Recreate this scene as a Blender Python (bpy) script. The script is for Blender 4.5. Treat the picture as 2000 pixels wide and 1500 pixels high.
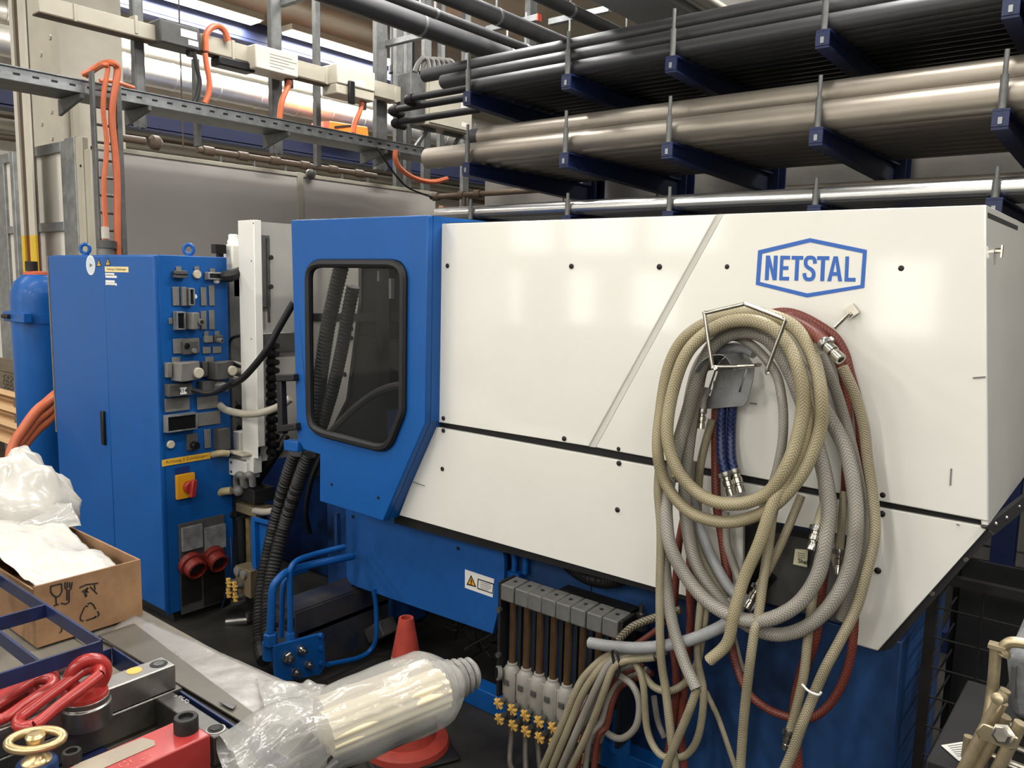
import bpy, bmesh, math, random
from mathutils import Vector as V, Matrix
random.seed(7)
for _o in list(bpy.data.objects): bpy.data.objects.remove(_o)
SC = bpy.context.scene
COL = SC.collection
# ------------------------------------------------------------------ camera
F = 1571.0
RT = V((0.77700, 0.62914, 0.02140)); DN = V((0.09704, -0.08609, -0.99156)); FW = V((-0.62198, 0.77251, -0.12789))
RT.normalize(); FW = (FW-RT*FW.dot(RT)).normalized(); DN = FW.cross(RT)
CAM = V((0, 0, 1.7))
cd = bpy.data.cameras.new('camera'); cd.sensor_width = 36; cd.lens = F/2000*36; cd.clip_start = .02; cd.clip_end = 200
cam = bpy.data.objects.new('camera', cd); COL.objects.link(cam)
m3 = Matrix((RT, -DN, -FW)).transposed(); cam.matrix_world = Matrix.Translation(CAM) @ m3.to_4x4()
SC.camera = cam
def ray(px, py): return RT*(px-1000)+DN*(py-750)+FW*F
def onX(px, py, x): d = ray(px, py); return CAM+d*(x/d.x)
def onY(px, py, y): d = ray(px, py); return CAM+d*(y/d.y)
def onZ(px, py, z): d = ray(px, py); return CAM+d*((z-1.7)/d.z)
def dep(p): return (p-CAM).dot(FW)
# ------------------------------------------------------------------ world, exposure
w = bpy.data.worlds.new('World'); SC.world = w; w.use_nodes = True
bg = w.node_tree.nodes['Background']; bg.inputs[0].default_value = (1.0, .97, .92, 1); bg.inputs[1].default_value = .10
SC.view_settings.view_transform = 'Standard'; SC.view_settings.look = 'None'
SC.view_settings.gamma = 1; SC.view_settings.use_curve_mapping = False
SC.view_settings.exposure = 0.38
# ------------------------------------------------------------------ materials
def lin(c):
    return tuple(((v/255)/12.92 if v/255 <= .04045 else ((v/255+.055)/1.055)**2.4) for v in c)
MATS = {}
def mat(name, c, rough=.5, metal=0., var=0., scale=6., bump=0., bscale=40., coat=0., c2=None, emit=0., alpha=1., trans=0., ior=1.45, spec=.5, stretch=None):
    if name in MATS: return MATS[name]
    m = bpy.data.materials.new(name); MATS[name] = m; m.use_nodes = True
    nt = m.node_tree; N = nt.nodes; L = nt.links; b = N['Principled BSDF']
    c = lin(c); b.inputs['Base Color'].default_value = (*c, 1)
    b.inputs['Roughness'].default_value = rough; b.inputs['Metallic'].default_value = metal
    b.inputs['Specular IOR Level'].default_value = spec
    b.inputs['Coat Weight'].default_value = coat; b.inputs['Coat Roughness'].default_value = .08
    b.inputs['Alpha'].default_value = alpha; b.inputs['Transmission Weight'].default_value = trans; b.inputs['IOR'].default_value = ior
    if emit: b.inputs['Emission Color'].default_value = (*c, 1); b.inputs['Emission Strength'].default_value = emit
    tc = None
    if var or bump or c2:
        tc = N.new('ShaderNodeTexCoord'); mp = N.new('ShaderNodeMapping'); L.new(tc.outputs['Object'], mp.inputs[0])
        if stretch: mp.inputs['Scale'].default_value = stretch
    if var or c2:
        n = N.new('ShaderNodeTexNoise'); n.inputs['Scale'].default_value = scale; n.inputs['Detail'].default_value = 6; n.inputs['Roughness'].default_value = .62
        L.new(mp.outputs[0], n.inputs['Vector'])
        r = N.new('ShaderNodeValToRGB'); L.new(n.outputs[0], r.inputs[0]); L.new(r.outputs[0], b.inputs['Base Color'])
        d = lin(c2) if c2 else tuple(v*(1-var) for v in c)
        e = c if c2 else tuple(min(1, v*(1+var)) for v in c)
        r.color_ramp.elements[0].position = .36; r.color_ramp.elements[1].position = .64
        r.color_ramp.elements[0].color = (*d, 1); r.color_ramp.elements[1].color = (*e, 1)
        mr = N.new('ShaderNodeMath'); mr.operation = 'MULTIPLY_ADD'; mr.inputs[1].default_value = .18; mr.inputs[2].default_value = max(0, rough-.09)
        L.new(n.outputs[0], mr.inputs[0]); L.new(mr.outputs[0], b.inputs['Roughness'])
    if bump:
        n2 = N.new('ShaderNodeTexNoise'); n2.inputs['Scale'].default_value = bscale; n2.inputs['Detail'].default_value = 4
        L.new(mp.outputs[0], n2.inputs['Vector'])
        bp = N.new('ShaderNodeBump'); bp.inputs['Strength'].default_value = bump; bp.inputs['Distance'].default_value = .01
        L.new(n2.outputs[0], bp.inputs['Height']); L.new(bp.outputs[0], b.inputs['Normal'])
    return m
def braid(name, c, cd_, rough=.38, k=95., tw=6.):
    # clear plastic hose with a woven thread: two opposed helices in the tube's own UV
    if name in MATS: return MATS[name]
    m = mat(name, c, rough, spec=.5); nt = m.node_tree; N = nt.nodes; L = nt.links; b = N['Principled BSDF']
    uv = N.new('ShaderNodeUVMap'); sp = N.new('ShaderNodeSeparateXYZ'); L.new(uv.outputs[0], sp.inputs[0])
    def M(op, a, b_=None, c_=None):
        n = N.new('ShaderNodeMath'); n.operation = op
        for i, v in enumerate((a, b_, c_)):
            if v is None: continue
            if isinstance(v, (int, float)): n.inputs[i].default_value = v
            else: L.new(v, n.inputs[i])
        return n.outputs[0]
    u = M('MULTIPLY', sp.outputs[0], tw*2*math.pi); vv = M('MULTIPLY', sp.outputs[1], k*2*math.pi)
    s1 = M('SINE', M('ADD', u, vv)); s2 = M('SINE', M('SUBTRACT', u, vv))
    # chevron weave: columns alternate the direction of the threads
    col = M('GREATER_THAN', M('SINE', M('MULTIPLY', u, .5)), 0.)
    mx = M('ADD', M('MULTIPLY', col, s1), M('MULTIPLY', M('SUBTRACT', 1., col), s2))
    r = N.new('ShaderNodeValToRGB'); L.new(M('MULTIPLY_ADD', mx, .5, .5), r.inputs[0])
    r.color_ramp.elements[0].position = .25; r.color_ramp.elements[1].position = .8
    r.color_ramp.elements[0].color = (*lin(cd_), 1); r.color_ramp.elements[1].color = (*lin(c), 1)
    tc = N.new('ShaderNodeTexCoord'); nz = N.new('ShaderNodeTexNoise'); nz.inputs['Scale'].default_value = 5; L.new(tc.outputs['Object'], nz.inputs['Vector'])
    mu = N.new('ShaderNodeMix'); mu.data_type = 'RGBA'; mu.blend_type = 'MULTIPLY'; mu.inputs[0].default_value = .55
    r2 = N.new('ShaderNodeValToRGB'); L.new(nz.outputs[0], r2.inputs[0]); r2.color_ramp.elements[0].position = .35; r2.color_ramp.elements[0].color = (.45, .42, .36, 1); r2.color_ramp.elements[1].position = .6
    L.new(r.outputs[0], mu.inputs[6]); L.new(r2.outputs[0], mu.inputs[7]); L.new(mu.outputs[2], b.inputs['Base Color'])
    bp = N.new('ShaderNodeBump'); bp.inputs['Strength'].default_value = .2; bp.inputs['Distance'].default_value = .001
    L.new(mx, bp.inputs['Height']); L.new(bp.outputs[0], b.inputs['Normal'])
    return m
# paints and metals
m_white = mat('white machine paint', (218, 216, 208), .32, var=.02, scale=3, coat=.85)
m_blue = mat('blue machine paint', (14, 80, 148), .42, var=.05, scale=5, coat=.06, spec=.35)
m_bluetex = mat('blue textured paint', (22, 80, 146), .45, var=.05, scale=40, bump=.12, bscale=500)
m_blueshaded = mat('blue paint with shade', (26, 66, 124), .42, c2=(12, 26, 48), scale=4)  # machine blue darkened to put shade into the bed and clamp housing
m_navy = mat('navy crane paint', (20, 28, 60), .65, var=.15, scale=2)
m_rackblue = mat('rack blue paint', (16, 30, 68), .5, var=.15, scale=9)
m_black = mat('black rubber', (22, 22, 23), .55, var=.15, scale=20)
m_blackgloss = mat('black plastic', (16, 16, 17), .35)
m_dark = mat('dark oily steel', (40, 38, 36), .5, metal=.4, var=.3, scale=8)
m_shadow = mat('black steel and shade', (20, 20, 21), .7, var=.3, scale=6)  # black for dark parts, also for sheets that stand in for shade
m_galv = mat('galvanised steel', (142, 144, 145), .45, metal=.7, var=.2, scale=14)
m_galvd = mat('dull zinc channel', (104, 105, 104), .5, metal=.55, var=.22, scale=10)
m_chrome = mat('nickel plated brass', (190, 186, 176), .22, metal=1., var=.1, scale=30)
m_steel = mat('ground steel', (140, 137, 132), .32, metal=.9, var=.14, scale=16)
m_steeld = mat('oiled tool steel', (92, 90, 86), .36, metal=.85, var=.25, scale=12)
m_pipe_dark = mat('dark mill pipe steel', (66, 66, 68), .42, metal=.55, var=.22, scale=3, stretch=(.3, 1, 1))
m_pipe_pale = mat('dusty pale steel pipe', (142, 134, 123), .4, metal=.65, var=.16, scale=4, stretch=(.25, 1, 1))
m_pipe_shiny = mat('drawn bright steel pipe', (196, 196, 195), .24, metal=.95, var=.06, scale=4, stretch=(.25, 1, 1))
m_insul = mat('grey pipe insulation', (62, 62, 64), .62, var=.12, scale=8)
m_duct = mat('zinc spiral duct', (206, 202, 194), .4, metal=.7, var=.07, scale=5)
m_cream = mat('cream trunking paint', (168, 162, 146), .5, var=.04, scale=6)
m_wallgrey = mat('grey partition board', (176, 170, 164), .6, var=.025, scale=2)
m_wallwhite = mat('white hall wall', (206, 201, 190), .7, var=.05, scale=1.5)
m_conc = mat('grey concrete', (112, 108, 102), .8, var=.1, scale=3, bump=.2, bscale=30)
m_colm = mat('painted concrete column', (188, 182, 168), .6, var=.06, scale=4, bump=.12, bscale=25)
m_floor = mat('worn dark workshop floor', (52, 49, 45), .5, c2=(30, 28, 26), scale=2.2, bump=.15, bscale=14)
m_ceil = mat('beige ceiling board', (182, 172, 154), .8, var=.06, scale=2)
m_orange = mat('orange cable sheath', (192, 100, 64), .42, var=.08, scale=9)
m_yellow = mat('yellow marking paint', (206, 172, 46), .5, var=.06, scale=6)
m_brown = mat('brown painted channel', (78, 64, 50), .6, var=.12, scale=10)
m_red = mat('red sprayed steel', (150, 42, 38), .32, var=.1, scale=12, coat=.3)
m_clip = mat('grey plastic housing', (112, 110, 106), .48, var=.1, scale=18)
m_clipd = mat('dark grey plastic housing', (72, 71, 69), .5, var=.12, scale=18)
m_glow = mat('lamp tube', (255, 250, 238), .4, emit=5.5)
m_window = mat('bright window pane', (255, 250, 240), .3, emit=4.5)
# ------------------------------------------------------------------ object helpers
W = {}
ORD = ('first', 'second', 'third', 'fourth', 'fifth', 'sixth', 'seventh', 'eighth', 'ninth', 'tenth', 'eleventh', 'twelfth', 'thirteenth', 'fourteenth', 'fifteenth')
class MB:
    def __init__(s): s.v = []; s.f = []; s.uv = {}; s.mi = []
    def add(s, vs, fs, mi=0):
        o = len(s.v); s.v += [V(p) for p in vs]
        for f in fs: s.f.append(tuple(o+i for i in f)); s.mi.append(mi)
        return s
    def box(s, x0, x1, y0, y1, z0, z1, mi=0):
        vs = [(x, y, z) for x in (x0, x1) for y in (y0, y1) for z in (z0, z1)]
        return s.add(vs, [(0, 1, 3, 2), (4, 6, 7, 5), (0, 4, 5, 1), (2, 3, 7, 6), (0, 2, 6, 4), (1, 5, 7, 3)], mi)
    def obox(s, c, a, b, d, mi=0):
        c, a, b, d = V(c), V(a), V(b), V(d)
        vs = [c+a*i+b*j+d*k for i in (-1, 1) for j in (-1, 1) for k in (-1, 1)]
        return s.add(vs, [(0, 1, 3, 2), (4, 6, 7, 5), (0, 4, 5, 1), (2, 3, 7, 6), (0, 2, 6, 4), (1, 5, 7, 3)], mi)
    def bar(s, p0, p1, wd, ht, up=(0, 0, 1), mi=0):
        p0, p1 = V(p0), V(p1); d = p1-p0; up = V(up)
        sd = d.cross(up).normalized(); u = sd.cross(d).normalized()
        return s.obox((p0+p1)/2, d/2, sd*wd/2, u*ht/2, mi)
    def prism(s, poly, off, mi=0):
        n = len(poly); off = V(off); vs = [V(p) for p in poly]+[V(p)+off for p in poly]
        fs = [tuple(range(n)), tuple(range(2*n-1, n-1, -1))]+[(i, (i+1) % n, (i+1) % n+n, i+n) for i in range(n)]
        return s.add(vs, fs, mi)
    def cyl(s, p0, p1, r, r1=None, n=14, caps=True, mi=0):
        p0, p1 = V(p0), V(p1); d = (p1-p0).normalized(); a = d.orthogonal().normalized(); b = d.cross(a); r1 = r if r1 is None else r1
        vs = []
        for p, q in ((p0, r), (p1, r1)):
            for i in range(n):
                t = 2*math.pi*i/n; vs.append(p+(a*math.cos(t)+b*math.sin(t))*q)
        fs = [(i, (i+1) % n, (i+1) % n+n, i+n) for i in range(n)]
        if caps: fs += [tuple(range(n-1, -1, -1)), tuple(range(n, 2*n))]
        return s.add(vs, fs, mi)
    def lathe(s, p0, d, prof, n=16, a=None, mi=0):
        p0, d = V(p0), V(d).normalized(); a = (V(a) if a else d.orthogonal()).normalized(); b = d.cross(a)
        vs = []; fs = []; k = len(prof)
        for r, h in prof:
            for i in range(n):
                t = 2*math.pi*(i+.5)/n; vs.append(p0+d*h+(a*math.cos(t)+b*math.sin(t))*r)
        for j in range(k-1):
            for i in range(n): fs.append((j*n+i, j*n+(i+1) % n, (j+1)*n+(i+1) % n, (j+1)*n+i))
        fs += [tuple(range(n-1, -1, -1)), tuple(range((k-1)*n, k*n))]
        return s.add(vs, fs, mi)
    def tube(s, pts, r, n=8, sub=4, closed=False, caps=True, mi=0, ring=None):
        P = spline(pts, sub, closed) if sub > 1 else [V(p) for p in pts]
        m = len(P); o = len(s.v); L_ = 0; up = None; fs0 = len(s.f)
        rows = []
        for i in range(m):
            q0 = P[(i-1) % m] if (i or closed) else P[0]; q1 = P[(i+1) % m] if (i < m-1 or closed) else P[-1]
            d = (q1-q0).normalized()
            if up is None: up = d.orthogonal().normalized()
            up = (up-d*up.dot(d)).normalized(); b = d.cross(up)
            if i: L_ += (P[i]-P[i-1]).length
            rr = r(i/(m-1)) if callable(r) else r
            if ring: rr *= ring(L_)
            for k in range(n):
                t = 2*math.pi*k/n; s.v.append(P[i]+(up*math.cos(t)+b*math.sin(t))*rr)
            rows.append(L_)
        for i in range(m if closed else m-1):
            j = (i+1) % m
            for k in range(n):
                k2 = (k+1) % n
                s.uv[len(s.f)] = ((k/n, rows[i]), ((k+1)/n, rows[i]), ((k+1)/n, rows[j]), (k/n, rows[j]))
                s.f.append((o+i*n+k, o+i*n+k2, o+j*n+k2, o+j*n+k)); s.mi.append(mi)
        if caps and not closed:
            s.f.append(tuple(o+k for k in range(n-1, -1, -1))); s.mi.append(mi)
            s.f.append(tuple(o+(m-1)*n+k for k in range(n))); s.mi.append(mi)
        return s
    def ball(s, c, r, n=10, mi=0):
        c = V(c); r = V(r) if not isinstance(r, (int, float)) else V((r, r, r)); k = n//2+1; vs = []; fs = []
        for j in range(1, k):
            ph = math.pi*j/k
            for i in range(n):
                t = 2*math.pi*i/n; vs.append(c+V((r.x*math.sin(ph)*math.cos(t), r.y*math.sin(ph)*math.sin(t), r.z*math.cos(ph))))
        for j in range(k-2):
            for i in range(n): fs.append((j*n+i, j*n+(i+1) % n, (j+1)*n+(i+1) % n, (j+1)*n+i))
        fs += [tuple(range(n-1, -1, -1)), tuple(range((k-2)*n, (k-1)*n))]
        return s.add(vs, fs, mi)
    def build(s, name, m, parent=None, smooth=True, bevel=0., seg=2, ang=40, origin=None):
        xs = [p.x for p in s.v]; ys = [p.y for p in s.v]; zs = [p.z for p in s.v]
        org = V(origin) if origin else V(((min(xs)+max(xs))/2, (min(ys)+max(ys))/2, min(zs)))
        me = bpy.data.meshes.new(name); me.from_pydata([p-org for p in s.v], [], s.f)
        if s.uv:
            ul = me.uv_layers.new(name='UVMap')
            for fi, q in s.uv.items():
                for li, uvc in zip(me.polygons[fi].loop_indices, q): ul.data[li].uv = uvc
        ms = m if isinstance(m, (list, tuple)) else [m]
        for x in ms: me.materials.append(x)
        if len(ms) > 1:
            for p, k in zip(me.polygons, s.mi): p.material_index = k
        bm = bmesh.new(); bm.from_mesh(me); bmesh.ops.recalc_face_normals(bm, faces=bm.faces); bm.to_mesh(me); bm.free()
        if smooth: me.shade_smooth(); me.set_sharp_from_angle(angle=math.radians(ang))
        me.update()
        o = bpy.data.objects.new(name, me); COL.objects.link(o); W[o.name] = org
        if parent: o.parent = parent; o.location = org-W[parent.name]
        else: o.location = org
        if bevel:
            bv = o.modifiers.new('bevel', 'BEVEL'); bv.width = bevel; bv.segments = seg; bv.limit_method = 'ANGLE'; bv.angle_limit = math.radians(35)
        return o
def spline(pts, sub, closed=False):
    P = [V(p) for p in pts]; n = len(P); out = []
    if n < 3 and not closed: 
        return [P[0].lerp(P[-1], i/sub) for i in range(sub+1)]
    for i in range(n if closed else n-1):
        p1, p2 = P[i], P[(i+1) % n]
        p0 = P[i-1] if (i or closed) else p1*2-p2; p3 = P[(i+2) % n] if (i+2 < n or closed) else p2*2-p1
        for k in range(sub):
            t = k/sub
            out.append(((p1*2)+(p2-p0)*t+(p0*2-p1*5+p2*4-p3)*t*t+(p1*3-p0-p2*3+p3)*t**3)*.5)
    if not closed: out.append(P[-1])
    return out
def tag(o, label, cat, group=None):
    o['label'] = label; o['category'] = cat
    if group: o['group'] = group
    return o
def thing(name, label, cat, loc, group=None):
    o = bpy.data.objects.new(name, None); COL.objects.link(o); o.empty_display_size = .1
    o.location = loc; W[o.name] = V(loc); return tag(o, label, cat, group)
def struct(o): o['kind'] = 'structure'; return o
def bx(name, m, x0, x1, y0, y1, z0, z1, parent=None, bevel=0.):
    return MB().box(x0, x1, y0, y1, z0, z1).build(name, m, parent, bevel=bevel)
def text(name, s, m, origin, xdir, ydir, h, parent=None, depth=.0006, width=None, bold=0., align='CENTER'):
    cu = bpy.data.curves.new(name, 'FONT'); cu.body = s; cu.size = 1; cu.extrude = 0; cu.offset = bold; cu.align_x = align; cu.align_y = 'CENTER'
    to = bpy.data.objects.new('tmp_text', cu); COL.objects.link(to)
    bpy.context.view_layer.update()
    me0 = to.to_mesh(); vs = [v.co.copy() for v in me0.vertices]; fs = [tuple(p.vertices) for p in me0.polygons]
    to.to_mesh_clear(); bpy.data.objects.remove(to); bpy.data.curves.remove(cu)
    xd, yd = V(xdir).normalized(), V(ydir).normalized(); nn = xd.cross(yd)
    x0 = min(v.x for v in vs); x1 = max(v.x for v in vs); y0 = min(v.y for v in vs); y1 = max(v.y for v in vs)
    sy = h/(y1-y0); sx = width/(x1-x0) if width else sy
    ox = (x0+x1)/2 if align == 'CENTER' else x0
    b = MB(); b.add([V(origin)+xd*(v.x-ox)*sx+yd*(v.y-(y0+y1)/2)*sy+nn*depth for v in vs], fs)
    return b.build(name, m, parent, smooth=False)
# ------------------------------------------------------------------ lamps of the hall
def ceiling_lamp(x, y0, y1, z, label, power, mesh=True):
    t = thing('ceiling_lamp', label, 'lamp', (x, (y0+y1)/2, z), 'long fluorescent ceiling lamps')
    bx('housing', m_cream, x-.14, x+.14, y0, y1, z+.02, z+.09, t)
    MB().box(x-.11, x+.11, y0+.03, y1-.03, z, z+.02).build('diffuser', m_glow, t)
    if power:
        l = bpy.data.lights.new('lamp_light', 'AREA'); l.shape = 'RECTANGLE'; l.size = .3; l.size_y = y1-y0-.1; l.energy = power; l.color = (1, .985, .955)
        lo = bpy.data.objects.new('lamp_light', l); COL.objects.link(lo); lo.parent = t; lo.location = (0, 0, -.03)
    return t
# ================================================================== the hall
def ycut(px, X): return onX(px, 300, X).y
struct(bx('floor', m_floor, -14, 9, -10, 16, -.1, 0))
struct(bx('ceiling', m_ceil, -14, 9, -10, 16, 5.3, 5.4))
struct(bx('wall_left', m_wallwhite, -11.2, -11, -10, 16, 0, 5.3))
struct(bx('wall_far', m_wallwhite, -11, 9, 15.8, 16, 0, 5.3))
# wall behind the camera with its daylight windows (mirrored in the glossy white guard)
WR = MB(); YR = -9.0
wins = [(-11.6, -9.75, 2.25, 3.5), (-9.45, -7.9, 2.25, 3.5), (-7.6, -6.1, 2.25, 3.5), (-10.95, -10.55, .7, 1.95), (-9.35, -8.7, .7, 1.95), (-7.9, -6.9, .8, 1.95), (-3.6, -2.6, .95, 2.2), (-1.6, -.2, 2.2, 3.5), (.8, 2.4, 2.2, 3.5), (3.2, 5, 2.2, 3.5)]
def wall_holes(name, m, y0, y1, X0, X1, Z0, Z1, holes):
    b = MB(); xs = sorted({X0, X1, *[h[0] for h in holes], *[h[1] for h in holes]}); zs = sorted({Z0, Z1, *[h[2] for h in holes], *[h[3] for h in holes]})
    for i in range(len(xs)-1):
        run = None
        for k in range(len(zs)-1):
            cx, cz = (xs[i]+xs[i+1])/2, (zs[k]+zs[k+1])/2
            hole = any(h[0] < cx < h[1] and h[2] < cz < h[3] for h in holes) or cx < X0
            if not hole: run = run or zs[k]; run = zs[k] if run is None else run
            if hole or k == len(zs)-2:
                if run is not None: b.box(xs[i], xs[i+1], y0, y1, run, zs[k] if hole else zs[k+1]); run = None
    return struct(b.build(name, m))
wins = [(max(a, -10.9), b, c, d) for a, b, c, d in wins]
wall_holes('wall_rear', m_wallwhite, YR-.2, YR, -11, 9, 0.0001, 5.3, wins)
for i, (a, b, c, d) in enumerate(wins):
    f = MB().box(a, a+.04, YR-.12, YR-.06, c, d).box(b-.04, b, YR-.12, YR-.06, c, d).box(a+.04, b-.04, YR-.12, YR-.06, c, c+.04).box(a+.04, b-.04, YR-.12, YR-.06, d-.04, d)
    o = struct(f.build('window_%d' % (i+1), m_galvd)); MB().box(a+.04, b-.04, YR-.1, YR-.08, c+.04, d-.04).build('pane', m_window, o)
# back wall behind the pipe rack, in boards
wb = struct(bx('wall_back', m_conc, -5.0, 6, 5.75, 5.9, 0, 2.62))
for i in range(12): bx('panel', m_conc, -4.98+i*.9, -4.1+i*.9, 5.73, 5.748, .1, 2.6, wb, .004)
# lamps
ceiling_lamp(-9, 4.2, 6.05, 4.75, 'fluorescent ceiling lamp at the top left, above the blue crane beam', 150)
ceiling_lamp(-9, 6.45, 8.6, 4.75, 'fluorescent ceiling lamp above the crane beam, between two zinc posts', 150)
ceiling_lamp(-7.6, 6.2, 8.0, 4.75, 'thin fluorescent lamp glimpsed over the grey insulated pipe', 40)
ceiling_lamp(-7.6, 8.6, 11.0, 4.75, 'short lamp gleam between the conduits behind the rack pipes', 40)
for k_, x in enumerate((-7.2, -4.2, -1.2, 1.8, 5.2)):  # lamp rows added out of view to brighten guard, partition and rack
    ceiling_lamp(x, -7.2, -4.3, 4.75, ORD[k_]+' ceiling lamp from the left, added out of view far behind the camera', 150)
    ceiling_lamp(x, -1.6, 1.3, 4.75, ORD[k_]+' ceiling lamp from the left, added out of view above the camera', 55)
    ceiling_lamp(x, 2.6, 5.4, 4.75, ORD[k_]+' ceiling lamp from the left, added out of view above the machine', 115)
ceiling_lamp(-4.6, 6.6, 9.2, 4.75, 'bright ceiling lamp over the insulated pipes at the top', 90)
ceiling_lamp(1.2, 6.6, 9.4, 4.75, 'ceiling lamp out of view beyond the rack', 80)
# cabinets added behind the camera to block low light on the machine
for i in range(5):
    x = -4.6+i*1.5
    tc_ = thing('shade_cabinet', ORD[i]+' grey tool cabinet from the left, added out of view to shade the machine', 'cabinet', (x+.7, -1.5, 0), 'shade cabinets added behind the camera')
    bx('body', m_clipd, x, x+1.4, -1.9, -1.22, 0, 1.32, tc_, .01)
    for k in range(5): dr_ = bx('drawer', m_clip, x+.03, x+1.37, -1.219, -1.2, .1+k*.24, .32+k*.24, tc_, .004); bx('handle', m_galvd, x+.4, x+1.0, -1.199, -1.18, .28+k*.24, .3+k*.24, dr_)
# ------------------------------------------------------------------ far left: ducts, beams, pipes along the wall
def along_y(name, X, px_ref, ytop, ybot, pxa, pxb, m, label, cat, depth=.12, grp=None, parent=None):
    z1 = onX(px_ref, ytop, X).z; z0 = onX(px_ref, ybot, X).z; ya = ycut(pxa, X); yb = ycut(pxb, X)
    b = MB().box(X-depth, X, ya, yb, z0, z1)
    o = b.build(name, m, parent)
    return tag(o, label, cat, grp) if label else o
def duct(X, px_ref, yt, yb_, pxa, pxb, label, grp=None):
    c1 = onX(px_ref, yt, X); c0 = onX(px_ref, yb_, X); r = (c1.z-c0.z)/2; z = (c1.z+c0.z)/2; ya, ye = ycut(pxa, X), ycut(pxb, X)
    t = thing('spiral_duct', label, 'duct', (X, ya, z), grp)
    MB().cyl((X, ya, z), (X, ye, z), r, n=28, caps=True).build('duct_body', m_duct, t)
    n = int((ye-ya)/.55)
    for i in range(n):
        y = ya+(i+.5)*(ye-ya)/n
        MB().lathe((X, y-.012, z), (0, 1, 0), [(r*1.0, 0), (r*1.035, .006), (r*1.035, .018), (r, .024)], 28).build('seam_ring', m_duct, t)
    return t
duct(-9.6, 150, 36, 82, -160, 1050, 'upper silver spiral air duct running along the left wall')
duct(-9.4, 150, 82, 140, -160, 1050, 'lower silver spiral air duct running along the left wall')
cb = thing('crane_beam', 'dark navy steel beam below the silver ducts, behind the cable tray', 'beam', (-8.9, 3, 3))
for part, yt, yb_, dp in (('web', 193, 252, .05), ('flange', 190, 195, .22), ('flange', 250, 256, .22)):
    along_y(part, -8.9, 300, yt, yb_, -160, 1100, m_navy, None, None, dp, parent=cb)
cb = thing('crane_beam', 'upper navy steel beam running under the ceiling lamps', 'beam', (-9.2, 3, 4.5))
for part, yt, yb_, dp in (('web', 78, 108, .05), ('flange', 74, 79, .2), ('flange', 107, 113, .2)):
    along_y(part, -9.2, 600, yt, yb_, 100, 1100, m_navy, None, None, dp, parent=cb)
for i, (yt, yb_, m, lb) in enumerate([(205, 216, m_cream, 'cream wall pipe, upper of the pair left of the column'), (224, 231, m_brown, 'thin brown wall pipe between the cream pipes'), (243, 256, m_cream, 'cream wall pipe, lower of the pair left of the column'), (262, 275, m_brown, 'thick dark brown wall pipe at the left edge above the gate')]):
    X = -10.8; c1 = onX(10, yt, X); c0 = onX(10, yb_, X)
    tag(MB().cyl((X, 1, (c1.z+c0.z)/2), (X, 13, (c1.z+c0.z)/2), (c1.z-c0.z)/2, n=12).build('wall_pipe', m, None), lb, 'pipe')
# brown sprinkler pipe with drop fittings above the partition
sp = thing('sprinkler_pipe', 'thin brown sprinkler pipe with drop nozzles above the grey partition', 'pipe', (-6.6, 4, 2.5))
pa, pb = onX(385, 292, -6.6), onX(735, 350, -6.6); pb.z = pa.z
pa0 = pa.copy()
MB().cyl(pa, pb, .028, n=10).build('pipe_run', m_brown, sp)
for i in range(6):
    p = pa.lerp(pb, (i+.3)/6)
    MB().cyl(p-V((0, .05, 0)), p+V((0, .05, 0)), .04, n=10).build('coupling', m_brown, sp)
    MB().cyl(p+V((0, .12, 0)), p+V((0, .12, -.1)), .012, n=8).cyl(p+V((0, .12, -.1)), p+V((.0, .12, -.112)), .035, n=10).build('nozzle', m_galvd, sp)
MB().cyl((-6.6, onX(541, 320, -6.6).y, pa.z), (-6.6, onX(541, 320, -6.6).y, 5.3), .006, n=6).build('hanger_rod', m_galvd, sp)
p2a, p2b = onX(230, 268, -6.6), onX(283, 276, -6.6)
tag(MB().cyl(p2a, V((-6.6, p2b.y, p2a.z)), .03, n=10).lathe((-6.6, p2a.y+.25, p2a.z), (0, 1, 0), [(.03, 0), (.06, .03), (.06, .08), (.03, .11)], 12).cyl((-6.6, p2a.y+.55, p2a.z), (-6.6, p2a.y+.55, 5.3), .006, n=6).build('sprinkler_pipe', m_brown), 'short brown pipe stub with flange behind the cable ladder', 'pipe')
# ------------------------------------------------------------------ partition, gate, columns
XP = -5.7
z = onX(240, 290, XP).z; ya, ym, ye = onX(186, 285, XP).y, onX(583, 345, XP).y, onX(852, 378, XP).y
pw = struct(bx('wall_partition', m_wallgrey, XP-.07, XP-.01, ya, ye, 0, z-.005))
bx('panel', m_wallgrey, XP-.01, XP+.004, ya+.02, ym-.015, .05, z-.03, pw, .003)
bx('panel', m_wallgrey, XP-.01, XP+.004, ym+.03, ye-.02, .05, z-.03, pw, .003)
bx('joint_post', m_cream, XP-.02, XP+.02, ym-.02, ym+.035, 0, z+.005, pw, .003)
bx('top_rail', m_cream, XP-.08, XP+.012, ya, ye, z-.03, z, pw, .003)
MB().lathe((XP+.02, ym+.09, z-.005), (1, 0, 0), [(.03, 0), (.045, .015), (.045, .03), (.02, .04)], 12).build('knob', m_steel, pw)
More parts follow.
